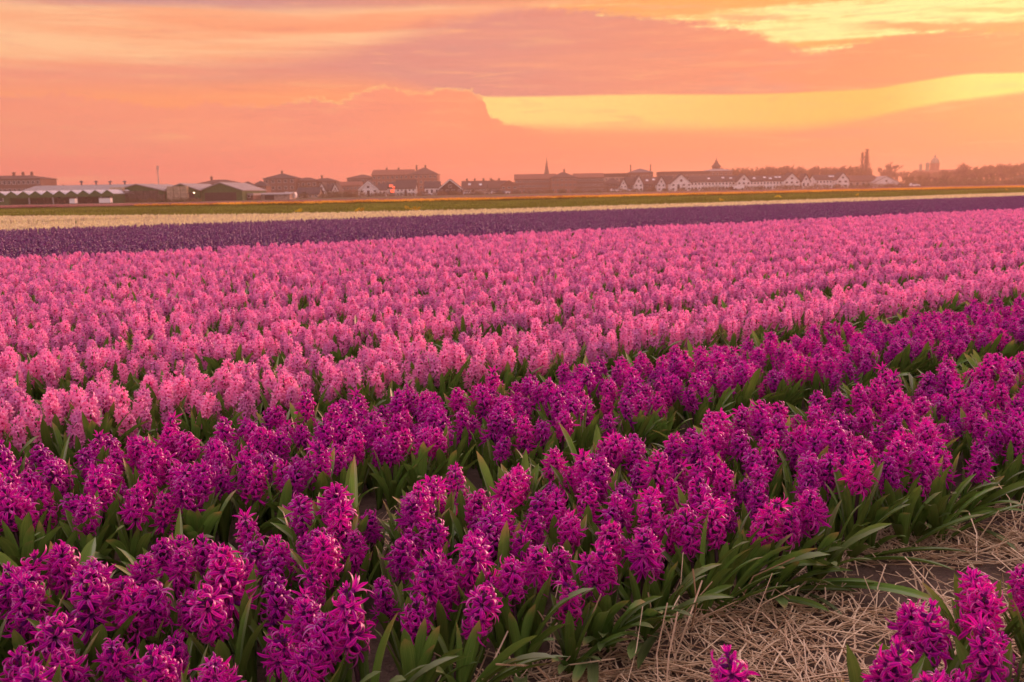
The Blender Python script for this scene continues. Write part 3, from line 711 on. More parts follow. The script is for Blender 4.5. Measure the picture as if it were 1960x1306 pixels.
def skylights(root, spots, d, ze, zr):               # panes lying in the roof slope that faces the viewer
    a = math.atan2(zr - ze, d / 2)
    for x, f in spots:
        mb = MB(); mb.box(-.55, .55, -.5, .5, -.02, .10); mb.box(-.45, .45, -.4, .4, .10, .115, 1)
        mb.obj('skylight', [V['trim'], V['sheet_white']], root, loc=(x, -d / 2 + d / 2 * f, ze + (zr - ze) * f + .28), rot=(a, 0, 0))

# left: apartment block and the green bulb sheds
house('apartment_block', 'long brick apartment block with three chimneys behind the zigzag-roofed green shed', 'building', -70, 76, 330, 343, 336, 'hip', 'brown', 'tile', 12, win=(3, 16), chim=(-30, 10, 28, 45), winsize=(1.1, 1.3))
house('long_shed', 'long low shed with grey sheet roof and row of roof vents', 'shed', 40, 268, 246, 366, 355.5, 'gx', 'dark', 'sheet', 16)
sh = bpy.data.objects['long_shed']
for cx in (155, 183, 210, 238):
    x = at(cx, 340, 254).x - sh.location.x; c = MB(); c.lathe([(.22, -.3), (.22, .7), (.5, .75), (.5, .95), (.05, 1.2)], 8); c.obj('roof_vent', V['lead'], sh, loc=(x, 0, at(cx, 355, 254).z + .1))
Yz = 214; xa, xb = at(-40, 340, Yz).x, at(214, 340, Yz).x; zf = at(90, 374, Yz).z; zp = at(90, 366, Yz).z
zs = empty('zigzag_shed', ((xa + xb) / 2, Yz, 0)); tag(zs, 'open-fronted green shed with a zigzag row of small pale roofs', 'shed')
wz = xb - xa; nb_ = 11; bw = wz / nb_
c = MB(); c.box(-wz/2, wz/2, 11.6, 11.9, BASE, zf); c.box(wz/2 - .2, wz/2, 0, 11.6, BASE, zf); c.box(-wz/2, -wz/2 + bw * 2.3, .02, .25, BASE, zf - .5); c.obj('wall', V['green'], zs)
c = MB(); c.box(-wz/2, wz/2, -.12, .02, zf - .5, zf + .05); c.obj('fascia', V['green'], zs)
for i in range(nb_):
    x = -wz/2 + bw * (i + .5); g_ = MB(); g_.add([(-bw/2, 0, zf + .05), (bw/2, 0, zf + .05), (0, 0, zp), (-bw/2, .1, zf + .05), (bw/2, .1, zf + .05), (0, .1, zp)], [(0, 1, 2), (5, 4, 3), (0, 3, 4, 1), (1, 4, 5, 2), (2, 5, 3, 0)])
    g_.obj('gable_panel', V['green'], zs, loc=(x, -.1, 0))
    r_ = MB()
    for sg in (-1, 1): roof_slabs(r_, [[(0, .2, zp + .12), (0, 11.9, zp + .12), (sg * bw / 2, 11.9, zf + .12), (sg * bw / 2, .2, zf + .12)]], .08)
    r_.obj('roof_sheet', V['pale_sheet'], zs, loc=(x, 0, 0))
for i in range(2, nb_ + 1, 2):
    c = MB(); c.box(-.12, .12, -.12, .12, BASE, zf - .5); c.obj('post', V['steel'], zs, loc=(-wz/2 + bw * i - .2, .15, 0))
windows(zs, [(-wz/2 + bw * (k + .6), -.0, 1.5) for k in range(2)], 1.2, 1.4)
for i, (x0, x1, px, tp, ev, lb) in enumerate(((208, 312, 262, 354, 367, 'green gabled shed joined to the long grey-roofed shed'), (308, 380, 341, 353, 366, 'green gabled shed standing between two others of its kind'), (378, 462, 417, 351, 366, 'green gabled shed beside the low grey outbuildings'))):
    root, w, d, ze, zr = house('gabled_shed', lb, 'shed', x0, x1, 226 + i, ev, tp, 'gy', 'green', 'sheet', 22, rz=0, ov=.3)
    c = MB(); c.box(-w * .36, w * .36, -.08, .02, BASE, ze * .85); c.obj('door', V['dark'], root, loc=(0, -d / 2, 0))
house('low_outbuilding', 'low dark outbuilding with wide door beside the last green shed', 'shed', 432, 482, 232, 377, 370.5, 'flat', 'brown', 'sheet', 7)
b = bpy.data.objects['low_outbuilding']; c = MB(); c.box(-.9, .9, -.06, .02, BASE, 1.7); c.obj('door', V['crate'], b, loc=(.4, -3.51, 0)); windows(b, [(2.2, -3.5, 1.2)], .9, 1.1)
house('grey_shed', 'long low grey shed with one dark doorway', 'shed', 478, 552, 240, 376, 371, 'gx', 'beige', 'sheet', 7)
b = bpy.data.objects['grey_shed']; c = MB(); c.box(-1.2, 1.2, -.06, .02, BASE, 1.45); c.obj('door', V['dark'], b, loc=(-.2, -3.51, 0))
# crates stacked along the sheds
def crate_mesh(mat):
    mb = MB()
    for z in (.14, .36, .58, .80):
        mb.box(-.75, .75, -.6, -.57, z - .09, z + .09); mb.box(-.75, .75, .57, .6, z - .09, z + .09); mb.box(-.75, -.72, -.57, .57, z - .09, z + .09); mb.box(.72, .75, -.57, .57, z - .09, z + .09)
    for x in (-.7, .7):
        for y in (-.55, .55): mb.box(x - .045, x + .045, y - .018, y + .018, .02, .9)
    mb.box(-.72, .72, -.57, .57, .05, .09); return mb.mesh('crate', V[mat])
cm = {k: crate_mesh(k) for k in ('crate', 'oldcrate')}
def crates(px0, px1, Y, levels, mat, label, group):
    x, e = at(px0, 380, Y).x + .8, at(px1, 380, Y).x - .7
    while x < e:
        for l in range(levels if random.random() > .2 else levels - 1):
            o = link('bulb_crate', cm[mat], None, (x + random.uniform(-.04, .04), Y, .0 + l * .92), (0, 0, random.uniform(-.04, .04))); tag(o, label, 'crate', group)
        x += 1.62
crates(213, 238, 222, 4, 'crate', 'pale slatted crate stacked against the shed joined to the long roof', 'pale crates by the joined shed')
crates(322, 364, 222.5, 4, 'crate', 'pale slatted crate stacked against the middle green shed', 'pale crates by the middle shed')
crates(238, 322, 221, 3, 'oldcrate', 'dark weathered crate in the stacks between the pale crates', 'weathered crates')
crates(366, 384, 221, 1, 'oldcrate', 'dark weathered crate on the ground beside the pale middle stack', 'low weathered crates')
crates(60, 205, 218, 2, 'oldcrate', 'dark crate stored under the zigzag shed roof', 'crates under the zigzag roof')
def cont(px, Y, w, label, name='storage_box'):
    v = at(px, 390, Y); e = empty(name, (v.x, Y, 0)); tag(e, label, 'box')
    c = MB(); c.box(-w/2, w/2, -.6, .6, .12, 1.15); c.obj('body', V['trim'], e); c = MB(); c.box(-w/2 - .05, w/2 + .05, -.66, .66, 1.153, 1.25); c.obj('lid', V['sheet'], e)
    for x in (-w * .4, w * .4): c = MB(); c.box(-.1, .1, -.5, .5, 0, .12); c.obj('skid', V['dark'], e, loc=(x, 0, 0))
cont(141, 205, 1.2, 'small white box standing before the zigzag shed'); cont(203, 205, 2.5, 'long white box in front of the crate stacks')
# lamp on the last green shed
lo = empty('shed_lamp', (at(371, 369, 224).x, 224.5, at(371, 369, 224).z)); tag(lo, 'small glowing lamp on the gable of a green shed', 'lamp')
c = MB(); c.box(-.06, .06, -.3, .9, -.06, .06); c.obj('bracket', V['steel'], lo); c = MB(); c.lathe([(.01, -.2), (.16, -.1), (.2, .05), (.01, .12)], 10); c.obj('bulb', V['lamp'], lo, loc=(0, -.35, 0))
# caravan
v = at(557, 386, 245); e = empty('caravan', (v.x, 245, 0)); tag(e, 'white caravan parked at the end of the grey shed', 'caravan')
c = MB(); c.add([(-1.5, -1, .4), (1.35, -1, .4), (1.55, -1, 1.1), (1.3, -1, 1.85), (-1.2, -1, 1.95), (-1.6, -1, 1.2)] + [(x, 1, z) for x, z in ((-1.5, .4), (1.35, .4), (1.55, 1.1), (1.3, 1.85), (-1.2, 1.95), (-1.6, 1.2))], [(0, 1, 2, 3, 4, 5), (11, 10, 9, 8, 7, 6)] + [(i, i + 6, (i + 1) % 6 + 6, (i + 1) % 6) for i in range(6)]); c.obj('body', V['trim'], e)
windows(e, [(-.8, -1, 1.35), (.4, -1, 1.35)], .9, .5); c = MB(); c.lathe([(.05, -.1), (.3, -.1), (.3, .1), (.05, .1)], 12); c.obj('wheel', V['rubber'], e, loc=(0, -.9, .3), rot=(R(90), 0, 0))

# middle of the village
H = [
 ('house', 'hip-roofed brick house behind the green gables, roof peak above its neighbours', 373, 452, 330, 352, 344, 'hip', 'brown', 'tile', dict(win=(2, 5), chim=(396,))),
 ('house', 'brown terraced house with twin low hip roofs near the grey shed', 455, 482, 345, 357, 347.5, 'hip', 'brown', 'slate', dict(win=(2, 3))),
 ('house', 'brown hip-roofed house next to the twin low roofs', 480, 508, 347, 356, 346.5, 'hip', 'brown', 'slate', dict(win=(2, 3))),
 ('villa', 'tall square house with broad pyramid roof and finial', 504, 564, 385, 341.5, 332, 'hip', 'brown', 'slate', dict(win=(3, 5), chim=(533,), depth=13)),
 ('house', 'brown house with hip roof between the pyramid-roofed villa and white gables', 564, 606, 390, 346, 340, 'hip', 'brown', 'tile', dict(win=(2, 4))),
 ('house', 'brown hip-roofed house with chimney behind the narrow white gables', 596, 642, 392, 347, 341, 'hip', 'brown', 'tile', dict(win=(2, 4), chim=(613,))),
 ('cottage', 'small cottage with low brown roof beside the caravan', 566, 608, 300, 372, 360, 'gx', 'beige', 'slate', dict(win=(1, 4), door=1)),
 ('white_house', 'narrow white gabled house beside the low brown cottage', 608, 622, 350, 364, 350, 'gy', 'white', 'slate', dict(win=(2, 2), depth=9)),
 ('house', 'low dark-roofed link house between two narrow white gables', 621, 634, 353, 365, 354, 'gx', 'white', 'slate', dict(win=(1, 3), depth=7)),
 ('white_house', 'narrow white gabled house next to the red-brown terrace', 633, 648, 350, 366, 351, 'gy', 'white', 'slate', dict(win=(2, 2), depth=9)),
 ('terrace', 'red-brown brick terrace with flat-topped red roof', 647, 690, 372, 356, 349, 'gx', 'brick', 'redtile', dict(win=(2, 6), door=2)),
 ('apartment_block', 'lower hipped wing of the big apartment block', 664, 716, 436, 341, 334, 'hip', 'brown', 'tile', dict(win=(3, 6), depth=14)),
 ('apartment_block', 'big brick apartment block with long red-brown roof towering over the village', 712, 790, 432, 335.5, 325.5, 'gx', 'brick', 'redtile', dict(win=(4, 9), chim=(737, 760), depth=14)),
 ('apartment_block', 'tallest hip-roofed end block with skylights and projecting balconies', 783, 837, 426, 334, 320.5, 'hip', 'brick', 'tile', dict(win=(4, 6), chim=(795, 812), depth=15)),
 ('white_house', 'broad white house with dark half-round barn roof', 685, 723, 345, 363, 347, 'gy', 'white', 'slate', dict(win=(2, 3), door=1, trim=True)),
 ('white_house', 'white side wing with dark roof joined to the broad white house', 722, 738, 349, 364, 353, 'gx', 'white', 'slate', dict(win=(1, 2), depth=7)),
 ('white_house', 'white house with glowing red sunset-lit panes', 737, 758, 352, 361, 350, 'gx', 'white', 'slate', dict(win=(1, 1), depth=8)),
 ('white_house', 'long white house with dark roof and white gable end', 757, 794, 348, 361, 345.5, 'gx', 'white', 'slate', dict(win=(2, 5), door=2)),
 ('house', 'small white-fronted house with dark roof beside the black gable', 812, 840, 350, 360, 348.5, 'gx', 'white', 'slate', dict(win=(1, 3))),
 ('black_house', 'dark-fronted house with broad white-edged gable', 838, 884, 346, 362, 344, 'gy', 'dark', 'slate', dict(win=(2, 4), trim=True, door=1)),
 ('terrace', 'row of brown-roofed terraced houses next to the dark white-edged gable', 884, 931, 380, 361, 347.5, 'gx', 'beige', 'tile', dict(win=(2, 8), chim=(893, 908, 925), door=3)),
 ('terrace', 'second row of brown terraced houses behind parked cars', 931, 968, 392, 360, 347, 'gx', 'brown', 'tile', dict(win=(2, 6), chim=(940, 955))),
 ('house', 'small hipped house leaning on the long brick school', 958, 990, 372, 356, 346, 'gy', 'brick', 'redtile', dict(win=(2, 3))),
 ('school', 'long plain brick school wing with red-brown roof', 986, 1064, 385, 343.5, 334, 'gx', 'brick', 'redtile', dict(win=(3, 12), depth=14)),
 ('school', 'taller middle block of the brick school with pale windows', 1055, 1104, 380, 340, 329, 'hip', 'brick', 'tile', dict(win=(3, 6), depth=15, chim=(1082,))),
 ('school', 'far brick wing of the school with small pale windows', 1101, 1156, 386, 341, 332.5, 'gx', 'brown', 'redtile', dict(win=(3, 9), depth=14)),
 ('flats', 'long low flats seen over the roofs beside the two-chimney hall', 1150, 1212, 470, 339, 332, 'flat', 'beige', 'slate', dict(win=(3, 9))),
 ('house', 'pale-windowed house between the school and the white gables', 1156, 1190, 395, 352, 341, 'hip', 'brown', 'slate', dict(win=(2, 5))),
 ('hall', 'flat-topped brick hall with a tall thin chimney at each end', 1207, 1250, 460, 330, 322.5, 'hip', 'brown', 'lead', dict(win=(2, 6), depth=14)),
 ('white_house', 'dark-roofed house with slim white gable near the hall', 1187, 1200, 384, 355, 342, 'gy', 'white', 'slate', dict(win=(2, 2))),
 ('house', 'dark-roofed brick house tucked between slim white gables', 1199, 1217, 388, 354, 340, 'gx', 'brown', 'slate', dict(win=(2, 3))),
 ('white_house', 'white gabled house with dark porch below the hall', 1214, 1231, 382, 352, 336, 'gy', 'white', 'slate', dict(win=(2, 2))),
 ('house', 'brown-roofed house below the hall with skylights', 1230, 1262, 390, 353, 340, 'gx', 'brown', 'tile', dict(win=(2, 5))),
 ('white_house', 'slim white gabled house beside the big white gable', 1258, 1274, 384, 352, 338, 'gy', 'white', 'slate', dict(win=(2, 2))),
 ('house', 'dark-roofed house between slim and big white gables', 1271, 1288, 388, 352, 338, 'gx', 'beige', 'slate', dict(win=(2, 3))),
 ('white_house', 'big white gabled house with dark garage doors', 1284, 1324, 378, 351, 334, 'gy', 'white', 'slate', dict(win=(2, 4), door=1)),
 ('terrace', 'long white-topped terrace joined to the big white gable', 1322, 1414, 386, 348, 338, 'gx', 'white', 'slate', dict(win=(2, 14), depth=9)),
 ('white_house', 'white gabled house at the middle of the long white terrace', 1411, 1437, 382, 347.5, 333.5, 'gy', 'white', 'slate', dict(win=(2, 3))),
 ('block', 'long flat brown block rising behind the white terrace', 1264, 1358, 480, 333, 328, 'flat', 'brown', 'slate', dict(win=(3, 14))),
 ('terrace', 'white-topped terrace with bright skylights beyond the middle gable', 1436, 1504, 388, 347, 337, 'gx', 'white', 'slate', dict(win=(2, 11), depth=9)),
 ('white_house', 'white gabled house at the end of the skylight terrace', 1501, 1531, 384, 346, 331.5, 'gy', 'white', 'slate', dict(win=(2, 3))),
 ('white_house', 'narrow steep white gable standing alone before the trees', 1535, 1551, 386, 347, 333.5, 'gy', 'white', 'slate', dict(win=(1, 2))),
 ('terrace', 'short white terrace next to the steep white gable', 1562, 1606, 392, 344.5, 335.5, 'gx', 'white', 'slate', dict(win=(2, 7), depth=9)),
 ('white_house', 'white gabled house beside the grey barn', 1602, 1625, 388, 344, 330.5, 'gy', 'white', 'slate', dict(win=(2, 2))),
 ('barn', 'long grey-roofed barn beside the last white gable', 1624, 1682, 400, 347, 337, 'gx', 'beige', 'tile', dict(win=(1, 5), depth=12)),
 ('barn', 'pale gabled barn with open lean-to before the wood', 1672, 1722, 396, 350, 338, 'gy', 'white', 'sheet', dict(depth=14)),
 ('house', 'pale house half hidden by trees near the domed church', 1855, 1880, 470, 340, 333, 'hip', 'beige', 'tile', dict(win=(2, 3))),
 ('house', 'pale house at the edge of the brown wood', 1948, 1985, 420, 343, 335, 'hip', 'white', 'tile', dict(win=(2, 4))),
]
HR = {}
for nm, lb, x0, x1, Y, ev, tp, rf, wl_, rm, kw in H:
    HR[lb] = house(nm, lb, {'villa': 'house', 'white_house': 'house', 'black_house': 'house', 'cottage': 'house'}.get(nm, 'building' if nm not in ('house', 'barn') else nm), x0, x1, Y, ev, tp, rf, wl_, rm, **kw)
def sky_on(lb, fr):
    root, w, d, ze, zr = HR[lb]; skylights(root, [(w * f, g_) for f, g_ in fr], d, ze, zr)
sky_on('long white-topped terrace joined to the big white gable', [(-.1, .5), (.2, .6), (.36, .5)])
sky_on('white-topped terrace with bright skylights beyond the middle gable', [(-.35, .5), (-.05, .6), (.1, .4), (.28, .6), (.38, .6)])
sky_on('short white terrace next to the steep white gable', [(.2, .6), (.32, .6)])
sky_on('brown-roofed house below the hall with skylights', [(-.2, .5), (.2, .6)])
sky_on('row of brown-roofed terraced houses next to the dark white-edged gable', [(-.2, .5), (.25, .45)])
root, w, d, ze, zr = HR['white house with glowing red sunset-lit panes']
windows(root, [(.5, -d/2 - .05, 1.9), (1.3, -d/2 - .05, 3.1)], 1.5, 1.2, 'lit'); windows(root, [(.1, -d/2 - .05, 3.9)], 1.5, .9, 'lit')  # panes whose sun reflection is put in as their own glow
root, w, d, ze, zr = HR['flat-topped brick hall with a tall thin chimney at each end']
for x in (-w * .42, w * .48):
    c = MB(); c.tube([(0, 0, -1), (0, 0, 3.6)], [.35, .28], 8); c.tube([(0, 0, 3.6), (0, 0, 3.9)], [.4, .4], 8); c.obj('chimney', V['brown'], root, loc=(x, 0, ze))
root, w, d, ze, zr = HR['pale gabled barn with open lean-to before the wood']
c = MB(); roof_slabs(c, [[(w/2 - .4, -6, ze - .2), (w/2 + 4.5, -6, ze - 1.2), (w/2 + 4.5, 6, ze - 1.2), (w/2 - .4, 6, ze - .2)]], .15); c.obj('lean_to_roof', V['sheet'], root)
for y in (-5.5, 0, 5.5): c = MB(); c.box(-.12, .12, -.12, .12, BASE, ze - 1.3); c.obj('post', V['dark'], root, loc=(w/2 + 4.2, y, 0))
c = MB(); c.box(-w * .1, w * .46, -.06, .02, BASE, ze * .6); c.obj('door', V['dark'], root, loc=(0, -d/2 - .01, 0))
# turreted building
root, w, d, ze, zr = house('turreted_house', 'broad-roofed building crowned with a pointed turret', 'building', 1352, 1402, 500, 327, 321.5, 'hip', 'brown', 'sheet', 16, win=(3, 6))
c = MB(); c.lathe([(2.3, 0), (2.3, 1.4)], 8); t_ = c.obj('turret', V['brown'], root, loc=(0, 0, zr - .6)); c = MB(); c.lathe([(2.9, 0), (1.4, 1.5), (.5, 3.2), (.08, 4.2), (.06, 5.6)], 8); c.obj('turret_roof', V['slate'], t_, loc=(0, 0, 1.4))
# church spire far behind the school
v = at(1046.5, 335, 640); e = empty('church_spire', (v.x, 640, 0)); tag(e, 'thin dark church spire rising behind the brick school', 'church')
zt = at(1046.5, 304, 640).z; c = MB(); c.box(-2.2, 2.2, -2.2, 2.2, BASE, zt - 13); c.obj('tower', V['brown'], e); c = MB(); c.lathe([(2.6, zt - 13), (1.5, zt - 9), (.8, zt - 5), (.12, zt - .6), (.08, zt + 1.0)], 8); c.obj('spire', V['slate'], e); c = MB(); c.box(-.5, .5, -.06, .06, zt + .3, zt + .45); c.obj('cross', V['slate'], e)
# domed church
Yd = 760; v = at(1788.5, 330, Yd); zz = lambda y: at(1788, y, Yd).z; k = Yd / FPX
e = empty('domed_church', (v.x, Yd, 0)); tag(e, 'church with green copper dome and two small turrets behind the trees', 'church')
c = MB(); c.box(-16, 22, -6, 6, BASE, zz(329)); roof_slabs(c, [[(-16, -6.4, zz(329)), (22, -6.4, zz(329)), (22, 0, zz(325)), (-16, 0, zz(325))], [(-16, 6.4, zz(329)), (22, 6.4, zz(329)), (22, 0, zz(325)), (-16, 0, zz(325))]]); c.obj('nave', V['brick'], e)
rd = 8.2 * k; zb = zz(314); c = MB(); c.lathe([(rd, BASE), (rd, zb), (rd * 1.06, zb + .1), (rd * 1.06, zb + .5), (rd, zb + .5)], 16); dr = c.obj('drum', V['brick'], e)
h_ = zz(303) - zb; c = MB(); c.lathe([(rd * .98 * math.cos(a) if a < 1.5 else .01, h_ * math.sin(a)) for a in np.linspace(0, 1.57, 9)], 20); dm = c.obj('dome', V['copper'], e, True, loc=(0, 0, zb + .5))
c = MB(); c.lathe([(.9, 0), (.9, 1.4), (1.2, 1.5), (.5, 2.2), (.1, 2.8), (.07, 4.4)], 10); c.obj('lantern', V['copper'], dm, loc=(0, 0, h_ - .2))
for px, tp, wd_ in ((1773, 309, 3.4), (1760, 311, 2.6)):
    x = at(px, 320, Yd).x - v.x; zt = at(px, tp, Yd).z; r_ = wd_ * k; c = MB(); c.lathe([(r_, BASE), (r_, zt - 3.2), (r_ * 1.2, zt - 3.1), (r_ * 1.1, zt - 2.2), (r_ * .6, zt - 1.2), (.08, zt - .6), (.06, zt + .8)], 10); c.obj('turret', V['copper'], e, loc=(x, -2, 0))
# phone mast
Ym = 420; zt = at(303, 318, Ym).z; e = empty('mast', (at(303, 340, Ym).x, Ym, 0)); tag(e, 'slim steel phone mast standing behind the sheds', 'mast')
c = MB(); c.tube([(0, 0, 0), (0, 0, zt)], [.32, .16], 8); c.obj('pole', V['steel'], e)
for a in (0, 2.1, 4.2): c = MB(); c.box(-.14, .14, -.08, .08, -1, 1); c.obj('antenna', V['steel'], e, loc=(.42 * math.cos(a), .42 * math.sin(a), zt - .9), rot=(0, 0, a))
c = MB(); c.lathe([(.2, -.15), (.5, -.15), (.5, .15), (.2, .15)], 10); c.obj('collar', V['steel'], e, loc=(0, 0, zt - 2.4))
# parked cars, simple wagons
M['car'] = [plain('car_paint_%d' % i, c_, 0.3, spec=.6) for i, c_ in enumerate(((.7, .7, .7), (.42, .43, .45), (.05, .06, .09), (.3, .04, .03), (.75, .73, .7)))]
def car(px, Y, paint, label, rz=0):
    v = at(px, 370, Y); e = empty('parked_car', (v.x, Y, 0), R(rz)); tag(e, label, 'car', 'parked cars')
    pr = [(-2.1, .35), (2.1, .35), (2.12, .75), (1.95, .92), (1.15, 1.0), (.45, 1.45), (-1.3, 1.48), (-1.95, 1.0), (-2.12, .85)]; n = len(pr)
    c = MB(); c.add([(x, -.85, z) for x, z in pr] + [(x, .85, z) for x, z in pr], [tuple(range(n)), tuple(range(2 * n - 1, n - 1, -1))] + [(i, i + n, (i + 1) % n + n, (i + 1) % n) for i in range(n)]); c.obj('body', M['car'][paint], e)
    c = MB(); c.add([(-1.55, -.862, 1.02), (.9, -.862, 1.02), (.4, -.862, 1.4), (-1.25, -.862, 1.42)], [(0, 1, 2, 3)]); c.obj('side_window', V['glass'], e)
    for x in (-1.3, 1.3):
        for y in (-.82, .82): c = MB(); c.lathe([(.02, -.1), (.3, -.1), (.33, 0), (.3, .1), (.02, .1)], 12); c.obj('wheel', V['rubber'], e, loc=(x, y, .33), rot=(R(90), 0, 0))
for px, Y, pn, lb in ((938, 355, 0, 'white car parked first in the row by the brown terraces'), (947, 358, 1, 'grey car parked in the row by the brown terraces'), (957, 356, 2, 'dark blue car parked among paler ones by the terraces'), (966, 357, 4, 'off-white car parked last in the row near the school'), (897, 352, 0, 'lone white car before the row of terraced houses'), (1178, 366, 0, 'white car parked between the school and white gables'), (1186, 368, 4, 'cream car parked behind a white one near the school'), (1208, 370, 1, 'grey car parked before the slim white gables'), (817, 345, 4, 'cream car parked before the small white-fronted house'), (1749, 385, 0, 'white car parked by the wood beyond the barn'), (1722, 386, 1, 'grey car parked at the barn lean-to')):
    car(px, Y, pn, lb)
v = at(1413, 363, 350); e = empty('field_wagon', (v.x, 350, 0)); tag(e, 'white covered wagon standing in the far field before the terrace', 'wagon')
c = MB(); c.box(-2, 2, -1, 1, .55, 1.75); c.obj('body', V['trim'], e); c = MB(); c.box(-2.9, -2.05, -.9, .9, .4, 1.3); c.obj('cab', V['dark'], e)
for x in (-2.4, -1.2, 1.3): c = MB(); c.lathe([(.05, -.12), (.4, -.12), (.4, .12), (.05, .12)], 12); c.obj('wheel', V['rubber'], e, loc=(x, -.9, .4), rot=(R(90), 0, 0))

# ------------------------------------------------------------------ trees and shrubs
M['bark'] = plain('bark', (0.10, 0.065, 0.05), 0.9, .2, 2.0)
def twig_mat(name, c):
    m, _ = newmat(name); r = objrand(); c1 = cmix(r, c, tuple(x * 1.5 for x in c)); return fin(m, leafy(c1, 0.3, c1, 0, .5))
M['twig'] = twig_mat('bare_twigs', (0.135, 0.075, 0.055)); M['bud'] = twig_mat('budding_twigs', (0.15, 0.10, 0.045)); M['bush'] = twig_mat('shrub_leaf', (0.10, 0.085, 0.035)); M['fir'] = twig_mat('fir_needles', (0.06, 0.06, 0.03))
def tree_meshes(seed, h, spread, narrow=False, dens=1.0, twig='twig'):
    r = random.Random(seed); tr = MB(); tw = MB()
    def grow(p, d, L, rad, lev):
        pts = [p]; dd = d.copy()
        for i in range(3):
            dd = (dd + Vector((r.uniform(-.14, .14), r.uniform(-.14, .14), r.uniform(0, .10)))).normalized(); pts.append(pts[-1] + dd * L / 3)
        tr.tube(pts, [rad * (1 - .22 * i) for i in range(4)], 5 if lev < 2 else 3, 0, False)
        if lev >= 3:
            for _ in range(int(11 * dens)):
                q = pts[r.randrange(1, 4)]; a = (dd + Vector((r.uniform(-1, 1), r.uniform(-1, 1), r.uniform(-.3, .9))) * (.45 if narrow else .9)).normalized(); l = L * r.uniform(.5, 1.1); s_ = a.orthogonal().normalized()
                s_ = Matrix.Rotation(r.uniform(0, 6.28), 3, a) @ s_; w = .036 + .03 * r.random(); m_ = q + a * l * .5 + s_ * l * .08
                tw.add([q - s_ * w, q + s_ * w, m_ + s_ * w, q + a * l, m_ - s_ * w], [(0, 1, 2, 3, 4)])
                for _ in range(2):
                    b_ = (a + Vector((r.uniform(-1, 1), r.uniform(-1, 1), r.uniform(-.2, .6))) * .7).normalized(); tw.add([m_ - s_ * w * .7, m_ + s_ * w * .7, m_ + b_ * l * .6], [(0, 1, 2)])
            return
        nb_ = r.randint(4, 5) if lev == 0 else r.randint(3, 4)
        for i in range(nb_):
            t = r.uniform(.35, 1.0) if i else 1.0; q = pts[0].lerp(pts[-1], t) if t < 1 else pts[-1]
            a = r.uniform(0, 6.28); o_ = Vector((math.cos(a), math.sin(a), 0)); k_ = (.16 if narrow else spread) * r.uniform(.6, 1.2)
            nd_ = (dd + o_ * k_ + Vector((0, 0, .25 if not narrow else .8))).normalized() if i else (dd + o_ * .15).normalized()
            grow(q, nd_, L * r.uniform(.62, .82), rad * .58, lev + 1)
    grow(Vector((0, 0, BASE)), Vector((0, 0, 1)), h * (.34 if not narrow else .42), h * .022, 0)
    zmax = max(v[2] for v in tw.v); f = h / zmax
    for b_ in (tr, tw): b_.v = [(x * f, y * f, z * f) for x, y, z in b_.v]
    return tr.mesh('trunk', M['bark']), tw.mesh('crown', M[twig])
TV = [tree_meshes(100 + i, 10.0, sp_, False, 1.3, tg) for i, (sp_, tg) in enumerate(((.7, 'twig'), (.95, 'twig'), (.8, 'bud'), (1.05, 'bud'), (.6, 'twig')))]
def poplar_meshes(seed):                             # a column of steep branches
    r = random.Random(seed); tr = MB(); tw = MB(); tr.tube([(0, 0, BASE), (.03, 0, 3), (0, .04, 6.5), (0, 0, 9.6)], [.2, .15, .08, .02], 6)
    for i in range(75):
        t = r.uniform(.08, .9); a = r.uniform(0, 6.28); p = Vector((0, 0, 10 * t)); L = r.uniform(1.3, 2.9) * max(.25, min(1.0, 1.35 - 1.35 * t)); o_ = Vector((math.cos(a), math.sin(a), 0)); pts = [p]
        for k in range(3): pts.append(pts[-1] + (o_ * (.42 - .12 * k) + Vector((0, 0, 1))).normalized() * L / 3)
        tr.tube(pts, [.05, .04, .025, .012], 3, 0, False)
        for _ in range(16):
            q = pts[0].lerp(pts[-1], r.uniform(.15, 1)); b_ = Vector((r.uniform(-.5, .5), r.uniform(-.5, .5), 1)).normalized(); l = r.uniform(.3, .75); s_ = Vector((-b_.y, b_.x, 0)).normalized() * r.uniform(.012, .022); s_ = Matrix.Rotation(r.uniform(0, 3.1), 3, b_) @ s_
            tw.add([q - s_, q + s_, q + b_ * l * .6 + s_, q + b_ * l, q + b_ * l * .6 - s_], [(0, 1, 2, 3, 4)])
    f = 10.0 / max(v[2] for v in tw.v)
    for b_ in (tr, tw): b_.v = [(x * f, y * f, z * f) for x, y, z in b_.v]
    return tr.mesh('trunk', M['bark']), tw.mesh('crown', M['twig'])
POP = [poplar_meshes(200 + i) for i in range(2)]
def tree(px, top, Y, variant, label, group=None, name='bare_tree', width=1.0):
    h = at(px, top, Y).z; e = empty(name, (at(px, 340, Y).x, Y, 0), random.uniform(0, 6.28)); s_ = h / 10.0; e.scale = (s_ * width, s_ * width, s_); tag(e, label, 'tree', group)
    link('trunk', variant[0], e); link('crown', variant[1], e); return e
rt = random.Random(31)
def row(x0, x1, n, tops, Y0, Y1, label, group, wd=1.0):
    for i in range(n):
        x = x0 + (x1 - x0) * (i + rt.uniform(.1, .9)) / n; tp = np.interp(x, [t[0] for t in tops], [t[1] for t in tops]) + rt.uniform(-1.5, 3.5)
        tree(x, tp, rt.uniform(Y0, Y1), TV[rt.randrange(5)], label, group, width=wd * rt.uniform(.9, 1.25))
row(1385, 1660, 34, [(1385, 320), (1440, 317), (1500, 314), (1560, 315), (1620, 314), (1660, 318)], 520, 600, 'bare brown tree in the wood behind the white terraces', 'wood behind the terraces')
row(1800, 2010, 28, [(1800, 324), (1840, 318), (1880, 313), (1915, 309), (2010, 306)], 480, 590, 'bare brown tree in the wood beyond the domed church', 'wood beyond the church')
